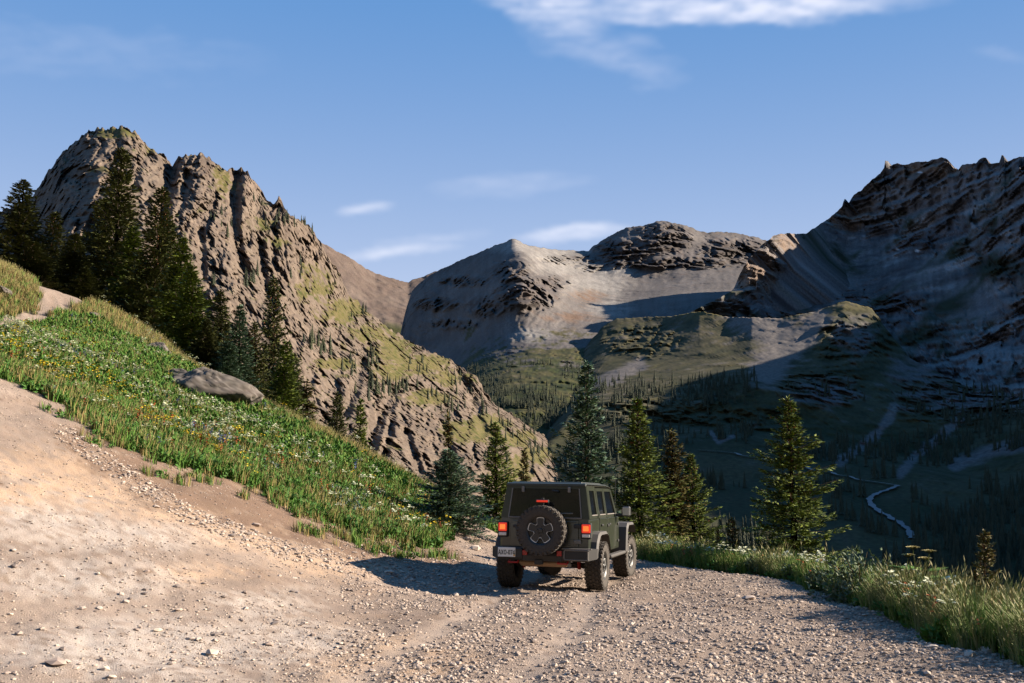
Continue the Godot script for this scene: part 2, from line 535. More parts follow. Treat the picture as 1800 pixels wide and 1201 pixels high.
func build_mountains() -> void:
	nz.mid = noise(11, 0.018, 0, 3)
	nz.fine = noise(12, 0.085, 0, 3)
	nz.ridge = noise(13, 0.011, 1, 2)
	nz.chip = noise(20, 0.16, 1, 3)
	nz.farchip = noise(23, 0.030, 1, 3)
	nz.rag = noise(29, 0.09, 0, 3)
	nz.crack = noise(28, 0.22, 1, 2)
	nz.slab = noise(24, 0.052, 3)
	nz.block = noise(25, 0.13, 3)
	nz.farslab = noise(26, 0.019, 3)
	nz.farblock = noise(27, 0.05, 3)
	nz.rib = noise(14, 0.040, 1, 2)
	nz.ledge = noise(15, 0.045, 0, 3)
	nz.far = noise(16, 0.0045, 0, 3)
	nz.farrib = noise(17, 0.011, 1, 4)
	nz.farfine = noise(18, 0.022, 0, 4)
	var rock := land_mat(30.0, 21, 0.62)
	var far_rock := land_mat(90.0, 22, 0.58)
	# left crag
	var crag := [
		[[-260, 760, 260], [200, 800, 285], [500, 880, 330], [700, 910, 420], [900, 910, 560], [1040, 950, 750]],
		[[-260, 640, 330], [100, 620, 375], [300, 650, 390], [500, 750, 420], [700, 800, 500], [850, 815, 620], [960, 835, 750], [1040, 905, 850]],
		[[-260, 540, 520], [30, 480, 560], [110, 470, 480], [250, 480, 465], [400, 550, 490], [550, 640, 555], [700, 710, 620], [850, 755, 720], [950, 795, 820], [1040, 890, 900]],
		[[-260, 490, 640], [40, 400, 640], [120, 370, 545], [200, 350, 545], [330, 385, 575], [450, 455, 610], [560, 535, 680], [650, 600, 730], [760, 655, 780], [860, 715, 850], [950, 770, 900], [1040, 875, 950]],
		[[-260, 470, 760], [0, 372, 700], [50, 352, 680], [70, 325, 665], [85, 300, 655], [97, 283, 650], [115, 262, 640], [140, 243, 640], [150, 232, 640], [170, 226, 640], [195, 226, 640], [217, 223, 640], [235, 230, 645], [250, 245, 650], [262, 258, 655], [280, 267, 660], [293, 277, 665], [301, 290, 668], [308, 288, 665], [313, 276, 660], [325, 273, 660], [340, 275, 662], [355, 270, 664], [368, 275, 667], [378, 287, 670], [395, 296, 674], [412, 300, 678], [425, 296, 680], [435, 303, 684], [450, 322, 690], [465, 345, 696], [478, 358, 700], [486, 354, 704], [490, 347, 706], [495, 349, 707], [499, 366, 709], [512, 378, 714], [535, 390, 730], [550, 404, 742], [571, 440, 760], [596, 479, 775], [612, 517, 785], [650, 550, 800], [692, 583, 815], [733, 608, 830], [775, 625, 850], [800, 637, 862], [842, 667, 880], [850, 688, 890], [871, 712, 900], [900, 729, 920], [942, 758, 945], [975, 775, 960], [1000, 815, 975], [1040, 860, 1000]],
	]
	var cuts := [
		gully([Vector2(301, 288), Vector2(290, 340), Vector2(284, 400), Vector2(276, 450)], 16, 24),
		gully([Vector2(418, 306), Vector2(411, 345), Vector2(414, 430), Vector2(430, 480)], 13, 21),
		gully([Vector2(690, 690), Vector2(655, 760), Vector2(640, 830)], 17, 21),
		gully([Vector2(806, 655), Vector2(836, 716), Vector2(850, 760)], 10, 16),
		gully([Vector2(636, 636), Vector2(622, 690), Vector2(605, 730)], 12, 17),
		gully([Vector2(712, 760), Vector2(738, 830)], 10, 14),
		gully([Vector2(690, 733), Vector2(676, 800)], 9, 14),
		gully([Vector2(172, 385), Vector2(152, 430), Vector2(140, 460)], 17, 21),
		gully([Vector2(353, 405), Vector2(357, 490)], 9, 12),
		gully([Vector2(457, 430), Vector2(464, 500), Vector2(480, 540)], 11, 16),
		gully([Vector2(262, 262), Vector2(240, 300), Vector2(234, 330)], 8, 9),
		gully([Vector2(330, 300), Vector2(322, 350)], 8, 8),
		gully([Vector2(500, 560), Vector2(520, 600)], 9, 8),
		gully([Vector2(880, 735), Vector2(912, 790), Vector2(930, 830)], 10, 12),
		gully([Vector2(760, 700), Vector2(785, 760), Vector2(800, 820)], 9, 8),
	]
	mountain("left_mountain", crag, steps(-260, 1040, 2.1), 330, [Vector3(-10, -25, -40), Vector3(-30, -160, -220)], crag_bend, crag_tint, rock, 7.0, cuts)
	# far ridge
	var far_lines := [
		[[520, 720, 3000], [820, 720, 3000]],
		[[520, 560, 3450], [660, 575, 3500], [820, 570, 3600]],
		[[520, 395, 3900], [571, 430, 3920], [600, 446, 3940], [620, 456, 3950], [640, 470, 3960], [660, 481, 3970], [672, 484, 3970], [700, 493, 3980], [718, 497, 4000], [726, 491, 4020], [740, 488, 4040], [775, 474, 4100], [820, 462, 4150]],
	]
	mountain("far_ridge", far_lines, steps(520, 820, 3.0), 90, [Vector3(0, -150, -200)], far_bend, far_tint, far_rock, 2.0)
	# middle peak and crest
	var peak := [
		[[690, 780, 1150], [850, 800, 950], [1000, 800, 930], [1200, 760, 1200], [1480, 740, 1500]],
		[[690, 690, 2000], [760, 690, 1700], [850, 690, 1290], [1000, 680, 1300], [1200, 640, 1750], [1480, 620, 2000]],
		[[690, 680, 2800], [720, 635, 2750], [760, 620, 2620], [800, 612, 2350], [840, 606, 2050], [885, 598, 1900], [930, 592, 1850], [1000, 580, 1950], [1100, 555, 2200], [1200, 540, 2300], [1300, 530, 2400], [1480, 520, 2600]],
		[[690, 665, 2850], [704, 612, 2900], [730, 572, 2900], [780, 545, 2760], [840, 528, 2340], [885, 512, 2120], [930, 508, 2080], [980, 515, 2250], [1050, 510, 2640], [1110, 505, 2800], [1200, 490, 2850], [1300, 480, 2900], [1480, 480, 3000]],
		[[690, 655, 2900], [704, 600, 2980], [720, 545, 3050], [750, 515, 3000], [800, 492, 2880], [870, 458, 2560], [918, 452, 2400], [960, 466, 2620], [1040, 470, 3060], [1100, 452, 3100], [1165, 445, 3080], [1250, 450, 3120], [1330, 455, 3200], [1480, 460, 3200]],
		[[690, 640, 2950], [700, 602, 3010], [708, 566, 3060], [716, 536, 3110], [724, 513, 3150], [736, 498, 3150], [760, 481, 3120], [800, 462, 3050], [850, 440, 2900], [880, 428, 2810], [900, 420, 2750], [906, 420, 2750], [914, 425, 2770], [930, 432, 2850], [960, 437, 3050], [1000, 440, 3300], [1035, 441, 3380], [1045, 431, 3370], [1065, 419, 3350], [1090, 405, 3330], [1104, 399, 3320], [1130, 397, 3310], [1145, 393, 3300], [1155, 389, 3300], [1168, 388, 3300], [1180, 391, 3300], [1205, 396, 3310], [1225, 404, 3320], [1240, 409, 3330], [1270, 407, 3350], [1300, 411, 3370], [1330, 417, 3380], [1350, 424, 3390], [1400, 432, 3400], [1480, 440, 3400]],
	]
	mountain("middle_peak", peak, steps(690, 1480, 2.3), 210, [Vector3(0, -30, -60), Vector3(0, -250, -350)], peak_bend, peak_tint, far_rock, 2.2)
	# right mountain, its crest running on beyond the frame and shading the valley
	var cols := steps(1170, 1860, 2.3)
	cols.append_array(steps(1860, 4500, 44.0))
	var wall := [
		[[1170, 800, 1400], [1400, 780, 1300], [1600, 800, 1150], [1800, 860, 920], [2200, 900, 720], [3000, 1000, 500], [4500, 1200, 290]],
		[[1170, 620, 1750], [1300, 590, 1780], [1400, 575, 1880], [1540, 590, 1740], [1700, 680, 1330], [1800, 700, 1170], [2200, 700, 840], [3000, 700, 570], [4500, 700, 335]],
		[[1170, 590, 1800], [1290, 545, 1830], [1330, 530, 1880], [1400, 520, 2080], [1500, 500, 2200], [1600, 520, 1900], [1700, 555, 1620], [1800, 565, 1420], [2200, 520, 970], [3000, 430, 650], [4500, 250, 375]],
		[[1170, 570, 1830], [1300, 505, 1890], [1370, 460, 2010], [1420, 450, 2180], [1460, 440, 2330], [1500, 430, 2420], [1600, 405, 2230], [1700, 415, 1950], [1800, 410, 1650], [1950, 440, 1400], [2200, 350, 1090], [3000, 170, 700], [4500, -120, 405]],
		[[1170, 562, 1850], [1255, 552, 1880], [1283, 525, 1900], [1300, 483, 1930], [1308, 467, 1940], [1337, 433, 2000], [1362, 413, 2060], [1387, 410, 2130], [1417, 411, 2260], [1429, 402, 2328], [1445, 392, 2420], [1465, 378, 2477], [1480, 364, 2520], [1484, 350, 2522], [1488, 351, 2524], [1491, 358, 2525], [1500, 343, 2530], [1515, 334, 2510], [1530, 318, 2490], [1548, 305, 2466], [1554, 296, 2458], [1556, 282, 2455], [1561, 284, 2447], [1565, 291, 2437], [1580, 287, 2400], [1590, 290, 2375], [1610, 284, 2325], [1630, 284, 2275], [1640, 280, 2250], [1655, 277, 2212], [1662, 278, 2194], [1668, 282, 2176], [1674, 293, 2158], [1685, 298, 2125], [1692, 289, 2104], [1715, 287, 2053], [1726, 277, 2034], [1734, 277, 2020], [1740, 288, 2010], [1757, 286, 1964], [1761, 273, 1954], [1765, 273, 1943], [1769, 285, 1932], [1785, 278, 1890], [1800, 275, 1850], [1850, 300, 1700], [1950, 370, 1560], [2100, 280, 1330], [2200, 176, 1200], [2500, 60, 980], [3000, -76, 740], [3600, -192, 570], [4500, -431, 430]],
	]
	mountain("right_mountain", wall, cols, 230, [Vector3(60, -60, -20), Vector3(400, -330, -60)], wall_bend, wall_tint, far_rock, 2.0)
	# bench, shelf and valley floor
	var bcols := steps(930, 1840, 2.4)
	bcols.append_array(steps(1840, 2200, 30.0))
	var bench := [
		[[930, 1130, 240], [1200, 1130, 240], [1500, 1150, 240], [1800, 1230, 230], [2200, 1300, 200]],
		[[930, 900, 700], [1070, 830, 750], [1200, 820, 760], [1400, 840, 720], [1570, 860, 690], [1700, 890, 640], [1800, 910, 600], [2200, 970, 450]],
		[[930, 840, 820], [1070, 740, 980], [1200, 745, 970], [1300, 745, 950], [1450, 765, 920], [1600, 800, 880], [1800, 850, 720], [2200, 900, 520]],
		[[930, 810, 900], [1000, 730, 1010], [1070, 695, 1100], [1200, 692, 1080], [1300, 675, 1050], [1400, 690, 1020], [1533, 720, 1000], [1700, 770, 900], [1800, 790, 800], [2200, 820, 600]],
		[[930, 780, 1050], [1000, 705, 1250], [1060, 655, 1400], [1130, 640, 1400], [1230, 630, 1340], [1330, 640, 1230], [1400, 640, 1210], [1533, 630, 1220], [1600, 680, 1120], [1700, 715, 1020], [1800, 735, 900], [2200, 740, 700]],
		[[930, 760, 1120], [960, 730, 1300], [1000, 665, 1560], [1033, 605, 1720], [1060, 574, 1800], [1083, 560, 1830], [1133, 558, 1800], [1180, 556, 1730], [1230, 547, 1650], [1283, 558, 1580], [1321, 558, 1500], [1367, 560, 1480], [1433, 548, 1450], [1483, 529, 1450], [1533, 542, 1420], [1560, 580, 1350], [1600, 630, 1250], [1700, 680, 1150], [1800, 700, 1000], [2200, 680, 800]],
	]
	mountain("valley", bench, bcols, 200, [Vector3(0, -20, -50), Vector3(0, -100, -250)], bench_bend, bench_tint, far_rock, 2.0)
	ribbon("valley_road", "valley", road_line, 1.3, Color(0.17, 0.157, 0.15))
	ribbon("valley_stream", "valley", stream_line, 1.7, Color(0.15, 0.145, 0.15))

func ribbon(called: String, on: String, pts: Array, half: float, c: Color) -> void:
	var v := PackedVector3Array()
	var n := PackedVector3Array()
	var ix := PackedInt32Array()
	var col := PackedColorArray()
	var curve := Curve2D.new()
	for i in pts.size():
		var a: Vector2 = pts[maxi(i - 1, 0)]
		var b: Vector2 = pts[mini(i + 1, pts.size() - 1)]
		curve.add_point(pts[i], (a - b) / 6.0, (b - a) / 6.0)
	var mid := []
	var total := curve.get_baked_length()
	var s := 0.0
	while s < total:
		var q := curve.sample_baked(s)
		var p := spot(on, q.x, q.y)
		if p != Vector3.INF:
			mid.append(p)
		s += 2.5
	for pass_ in 3:
		for i in range(1, mid.size() - 1):
			mid[i] = (mid[i - 1] + mid[i] + mid[i + 1]) / 3.0
	for i in mid.size():
		var dir: Vector3 = mid[mini(i + 1, mid.size() - 1)] - mid[maxi(i - 1, 0)]
		var side := dir.cross(Vector3.UP).normalized() * half * (1.0 + 0.5 * sin(i * 1.7) * sin(i * 0.6))
		side.y *= 0.3
		for k in 2:
			v.append(mid[i] + side * (1.0 if k else -1.0) + Vector3(0, 1.2, 0.8))
			n.append(Vector3(0, 0.97, 0.24))
			col.append(c * (0.9 + 0.2 * rng.randf()))
		if i:
			var k := i * 2
			ix.append_array([k - 2, k, k - 1, k, k + 1, k - 1])
	tag(put(called, mesh_of(v, n, ix, col), tint_mat(0.9)), "", "", "", "structure")

# ---------------------------------------------------------------- ground near the camera
var tps_at := PackedVector2Array()
var tps_w := PackedFloat64Array()
var gn := {}

func solve_ground() -> void:
	# (metres right, metres ahead, height): road, bank, meadow mound, upper road, drop to the valley
	var k := [
		[0, 2, -0.05], [0, 9, -0.42], [3, 9, -0.42], [4, 14, -0.66], [2, 18, -0.85], [1, 21, -1.0], [5, 18, -0.86], [0, 14, -0.66], [-2, 12, -0.5], [-1.2, 17, -0.78], [2.5, 22, -1.04], [0.5, 17, -0.80],
		[5.4, 9, -0.45], [5.6, 14, -0.66], [5.6, 19, -0.9], [4, 24, -1.12], [8, 10, -1.2], [8, 15, -1.5], [8, 20, -1.9], [12, 12, -4.0], [12, 20, -5.0], [7, 26, -2.2], [4, 30, -2.2], [20, 20, -11], [15, 30, -8], [30, 10, -17], [10, 2, -1.0], [20, 3, -8],
		[-4.1, 8, -0.25], [-5.7, 11, 0.28], [-8.2, 16, 1.5], [-11.3, 22, 3.1], [-4.3, 12.5, 0.1], [-6.5, 19, 1.1], [-5.2, 19.5, 0.62], [-3.9, 20, 0.02], [-2.8, 19.6, -0.27], [-4.4, 15.5, 0.18], [-2.6, 15, -0.46],
		[-1.26, 22, -0.73], [-0.8, 29, -0.85], [-2.57, 30, 0.23], [-2.6, 24, -0.25], [-4.75, 32, 1.42], [-5.5, 26, 1.2], [-8.15, 31, 2.84], [-11.7, 36, 4.5], [-17.3, 42, 7.5], [-12.3, 27, 3.95], [-10, 27, 3.0], [-18.5, 36, 6.0], [-20.7, 47, 8.15], [-23.7, 46, 10.0], [-24.7, 53, 9.4],
		[-17, 55, 5.5], [-10, 45, 1.0], [-5, 42, -3.0], [0, 38, -4.0], [-25, 70, 7.0], [-15, 70, -1.0], [-5, 60, -12], [5, 50, -14], [-36, 60, 15], [-36, 40, 15], [-25, 25, 8.5], [-15, 12, 3.6], [-9, 5, 1.0], [1.5, 33, -2.2],
		[40, 60, -40], [0, 100, -40], [-40, 110, 0], [60, 20, -38], [-60, 60, 26], [-60, 10, 20], [30, 110, -60],
	]
	var n := k.size()
	var m := n + 3
	var a := []
	for i in m:
		var row := PackedFloat64Array()
		row.resize(m + 1)
		a.append(row)
	for i in n:
		tps_at.append(Vector2(k[i][0], k[i][1]))
	for i in n:
		for j in n:
			a[i][j] = tps_u(tps_at[i], tps_at[j])
		a[i][i] += 0.6
		a[i][n] = 1.0
		a[i][n + 1] = tps_at[i].x
		a[i][n + 2] = tps_at[i].y
		a[n][i] = 1.0
		a[n + 1][i] = tps_at[i].x
		a[n + 2][i] = tps_at[i].y
		a[i][m] = k[i][2]
	for i in m:
		var best := i
		for j in range(i + 1, m):
			if absf(a[j][i]) > absf(a[best][i]):
				best = j
		var t = a[i]
		a[i] = a[best]
		a[best] = t
		for j in range(i + 1, m):
			var f: float = a[j][i] / a[i][i]
			if f != 0.0:
				for c in range(i, m + 1):
					a[j][c] -= f * a[i][c]
	tps_w.resize(m)
	for i in range(m - 1, -1, -1):
		var s: float = a[i][m]
		for j in range(i + 1, m):
			s -= a[i][j] * tps_w[j]
		tps_w[i] = s / a[i][i]

func tps_u(a: Vector2, b: Vector2) -> float:
	var d := a.distance_squared_to(b)
	return 0.0 if d < 1e-9 else d * log(d) * 0.5

func tps(x: float, d: float) -> float:
	var n := tps_at.size()
	var q := Vector2(x, d)
	var s := tps_w[n] + tps_w[n + 1] * x + tps_w[n + 2] * d
	for i in n:
		var e := tps_at[i].distance_squared_to(q)
		if e > 1e-9:
			s += tps_w[i] * e * log(e) * 0.5
	return s

const CELL := 0.5
const GX := 200
const GD := 260
var coarse := PackedFloat32Array()

func smooth_height(x: float, d: float) -> float:
	var fx := clampf((x + 60.0) / CELL, 0.0, GX - 2.001)
	var fd := clampf((d + 2.0) / CELL, 0.0, GD - 2.001)
	var i := int(fx)
	var j := int(fd)
	var u := fx - i
	var v := fd - j
	u = u
	var k := j * GX + i
	return lerpf(lerpf(coarse[k], coarse[k + 1], u), lerpf(coarse[k + GX], coarse[k + GX + 1], u), v)

# height of the ground, x metres right and d metres ahead
func ground_y(x: float, d: float) -> float:
	var near := 1.0 if d < 40.0 else 1.6
	return smooth_height(x, d) + (gn.a.get_noise_2d(x, d) * 0.075 + gn.b.get_noise_2d(x, d) * 0.026) * near - track(x, d) * 0.03

func ground_at(x: float, d: float) -> Vector3:
	return Vector3(x, ground_y(x, d), -d)

# where the photograph's position meets the ground
func ground_px(px: float, py: float, d0 := 6.0, d1 := 60.0) -> Vector3:
	var d := d0
	while d < d1:
		var p := pt(px, py, d)
		if p.y <= ground_y(p.x, d):
			return ground_at(p.x, d)
		d += 0.08 + d * 0.004
	return Vector3.INF

var green_edge := PackedVector2Array([Vector2(-60, 640), Vector2(0, 662), Vector2(50, 685), Vector2(110, 705), Vector2(160, 745), Vector2(210, 775), Vector2(260, 805), Vector2(330, 825), Vector2(400, 838), Vector2(470, 868), Vector2(530, 905), Vector2(590, 928), Vector2(640, 940), Vector2(700, 948), Vector2(735, 960), Vector2(775, 962), Vector2(796, 932), Vector2(808, 900), Vector2(790, 840), Vector2(740, 800), Vector2(640, 740), Vector2(500, 640), Vector2(330, 560), Vector2(240, 515), Vector2(190, 523), Vector2(150, 541), Vector2(110, 547), Vector2(60, 568), Vector2(0, 592), Vector2(-60, 612)])
var hill_edge := PackedVector2Array([Vector2(-60, 560), Vector2(0, 560), Vector2(40, 552), Vector2(72, 540), Vector2(60, 500), Vector2(0, 440), Vector2(-60, 430)])

# share of plants on the ground: 1 in the meadow, 0 on the bare road
func meadow(x: float, d: float, s: Vector2) -> float:
	var edge: float = gn.c.get_noise_2d(x * 1.5, d * 1.5)
	var out := 0.0
	if x < 1.2 and d > 14.0:
		var q := s + Vector2(edge * 16.0, gn.b.get_noise_2d(x * 0.5, d * 0.5) * 14.0)
		if Geometry2D.is_point_in_polygon(q, green_edge) or Geometry2D.is_point_in_polygon(q, hill_edge):
			out = 1.0
	if d > 33.0 and (x > -14.0 or d > 56.0) and x > -22.0:
		out = 1.0
	out = maxf(out, clampf((x - verge_x(d) + edge * 0.35) * 3.0, 0.0, 1.0))
	return out

# two compacted tyre tracks leading to the vehicle
var ruts := [Vector2(-2.3, 5.0), Vector2(-1.5, 9.0), Vector2(-0.75, 13.0), Vector2(-0.15, 17.5), Vector2(0.6, 21.0)]

func track(x: float, d: float) -> float:
	if d > 24.0:
		return 0.0
	var a := near_line(Vector2(x, d), ruts)
	var b := near_line(Vector2(x - 1.56, d), ruts)
	return clampf(1.3 - minf(a, b) / 0.24, 0.0, 1.0)

func verge_x(d: float) -> float:
	if d < 9.0:
		return 4.75
	if d < 11.0:
		return lerpf(4.75, 4.6, (d - 9.0) / 2.0)
	if d < 16.0:
		return lerpf(4.6, 5.15, (d - 11.0) / 5.0)
	if d < 20.0:
		return lerpf(5.15, 5.2, (d - 16.0) / 4.0)
	return lerpf(5.2, 2.7, minf((d - 20.0) / 5.5, 1.3))

func build_ground() -> void:
	solve_ground()
	for part in spread(GD, coarse_rows):
		coarse.append_array(part)
	gn.a = noise(31, 0.35, 0, 3)
	gn.b = noise(32, 1.6, 0, 3)
	gn.c = noise(33, 0.7, 0, 3)
	gn.d = noise(34, 0.16, 0, 3)
	gn.e = noise(35, 3.5, 0, 2)
	var nc := 640
	var ds := PackedFloat32Array()
	var d := 2.5
	while d < 120.0:
		ds.append(d)
		d *= 1.0085 if d < 26.0 else 1.014
	var nr := ds.size()
	var v := PackedVector3Array()
	var c := PackedColorArray()
	for part in spread(nr, func(r0, r1): return ground_rows(r0, r1, ds, nc)):
		v.append_array(part[0])
		c.append_array(part[1])
	var uv := PackedVector2Array()
	for p in v:
		uv.append(Vector2(p.x, p.z) / 1.7)
	var n := joined3(spread(nr, func(r0, r1): return normal_rows(r0, r1, v, nc, nr)))
	var mat := tint_mat(0.95)
	mat.metallic_specular = 0.25
	mat.albedo_texture = grain(1024, 0.07, 0.62, 1.0, 41)
	mat.heightmap_enabled = true
	mat.heightmap_texture = grain(1024, 0.11, 0.0, 1.0, 46, false, 4)
	mat.heightmap_scale = 0.9
	var ground := mesh_of(v, n, grid_index(nc, nr), c, uv)
	tag(put("ground", ground, mat), "", "", "", "structure")

func ground_rows(r0: int, r1: int, ds: PackedFloat32Array, nc: int) -> Array:
	var v := PackedVector3Array()
	var c := PackedColorArray()
	v.resize(nc * (r1 - r0))
	c.resize(nc * (r1 - r0))
	var orange := [[150, 850, 190, 60], [480, 935, 150, 34], [600, 985, 110, 30], [340, 890, 120, 40], [20, 860, 130, 60], [680, 1160, 160, 40], [330, 1010, 90, 20]]
	var soil := [[430, 874, 150, 30], [570, 934, 120, 24], [330, 850, 100, 26], [690, 966, 100, 22], [240, 818, 80, 26], [500, 907, 120, 24], [770, 985, 60, 14], [180, 775, 70, 20]]
	var pale := [[150, 1010, 190, 40], [300, 1150, 260, 60], [60, 930, 130, 50], [520, 1130, 120, 50], [200, 950, 150, 30], [480, 1060, 120, 30]]
	for r in range(r0, r1):
		for i in nc:
			var x := lerpf(-0.78, 0.70, float(i) / (nc - 1)) * (ds[r] + 2.0)
			var p := Vector3(x, 0, -ds[r])
			p.y = ground_y(x, ds[r])
			var k := (r - r0) * nc + i
			v[k] = p
			var s := proj(p)
			var m: float = gn.d.get_noise_2d(x, ds[r])
			var f: float = gn.c.get_noise_2d(x, ds[r])
			var e: float = gn.e.get_noise_2d(x, ds[r])
			var col := mix3(Color(0.290, 0.222, 0.178), Color(0.350, 0.275, 0.225), m + 0.5)
			col = mix3(col, Color(0.245, 0.165, 0.120), f * 0.9 - 0.1)
			col = mix3(col, Color(0.485, 0.345, 0.240), blobs(s, orange) * 1.35 - 0.2 + f * 0.8 + m * 0.5 + e * 0.9)
			col = mix3(col, Color(0.510, 0.440, 0.385), blobs(s, pale) * 1.2 - 0.3 + m * 0.7 + f * 0.9 + e * 1.1)
			col = mix3(col, col * 0.72, e * 1.1 - 0.15)
			col = mix3(col, Color(0.43, 0.345, 0.285), track(x, ds[r]) * 0.8 + f * 0.4 - 0.1)
			col = mix3(col, Color(0.215, 0.145, 0.102), blobs(s, soil) * 1.7 - 0.2 + f * 0.9 + e * 0.9)
			var g := meadow(x, ds[r], s)
			if g > 0.0:
				col = mix3(col, mix3(Color(0.065, 0.060, 0.028), Color(0.040, 0.062, 0.018), m + 0.5 + f), g * 0.9)
			if x < -14.0 and ds[r] > 44.0 and g > 0.0:
				col = mix3(col, Color(0.15, 0.10, 0.05), f + 0.4)
			c[k] = col * 1.04
	return [v, c]

func coarse_rows(r0: int, r1: int) -> PackedFloat32Array:
	var out := PackedFloat32Array()
	for j in range(r0, r1):
		for i in GX:
			out.append(tps(i * CELL - 60.0, j * CELL - 2.0))
	return out

# the hillside behind the camera, which the glass and paint mirror
func build_hillside() -> void:
	var nc := 70
	var nr := 46
	var v := PackedVector3Array()
	var c := PackedColorArray()
	for r in nr:
		for i in nc:
			var x := lerpf(-90, 60, float(i) / (nc - 1))
			var z := lerpf(90, 1.0, float(r) / (nr - 1))
			var up := pow(maxf(0.0, z - 5.0), 1.15) * 0.42 - maxf(0.0, x - 6.0) * 0.25
			v.append(Vector3(x, ground_y(x, -0.5) * clampf(1.0 - z / 30.0, 0.0, 1.0) + up + gn.d.get_noise_2d(x, z) * 1.2 * clampf(z / 10.0, 0.0, 1.0) - 0.25, z))
			c.append(mix3(Color(0.05, 0.055, 0.02), Color(0.11, 0.085, 0.05), gn.d.get_noise_2d(x * 1.5, z * 1.5) + 0.4))
	var n := normal_rows(0, nr, v, nc, nr)
	tag(put("hillside", mesh_of(v, n, grid_index(nc, nr), c), tint_mat(0.95)), "", "", "", "structure")

# ---------------------------------------------------------------- spruces
func tube_into(v: PackedVector3Array, n: PackedVector3Array, c: PackedColorArray, pts: Array, radii: Array, sides: int, col: Color) -> void:
	for i in pts.size() - 1:
		var dir: Vector3 = (pts[i + 1] - pts[i]).normalized()
		var a := dir.cross(Vector3(0.31, 0.2, 0.93)).normalized()
		var b := dir.cross(a)
		for k in sides:
			var t0 := TAU * k / sides
			var t1 := TAU * (k + 1) / sides
			var e0 := a * cos(t0) + b * sin(t0)
			var e1 := a * cos(t1) + b * sin(t1)
			var q := [pts[i] + e0 * radii[i], pts[i] + e1 * radii[i], pts[i + 1] + e0 * radii[i + 1], pts[i + 1] + e1 * radii[i + 1]]
			for w in [[0, e0], [1, e1], [2, e0], [2, e0], [1, e1], [3, e1]]:
				v.append(q[w[0]])
				n.append(w[1])
				c.append(col)

func kite(v: PackedVector3Array, n: PackedVector3Array, c: PackedColorArray, at: Vector3, dir: Vector3, side: Vector3, length: float, wide: float, col: Color, fold := 0.25) -> void:
	var tip := at + dir * length
	var m := at + dir * (length * 0.42)
	var up := side.cross(dir)
	var l := m + side * wide - up * (wide * fold)
	var r := m - side * wide - up * (wide * fold)
	var n1 := (l - at).cross(tip - at).normalized()
	var n2 := (tip - at).cross(r - at).normalized()
	v.append_array([at, tip, l, at, r, tip])
	n.append_array([n1, n1, n1, n2, n2, n2])
	for k in 6:
		c.append(col)

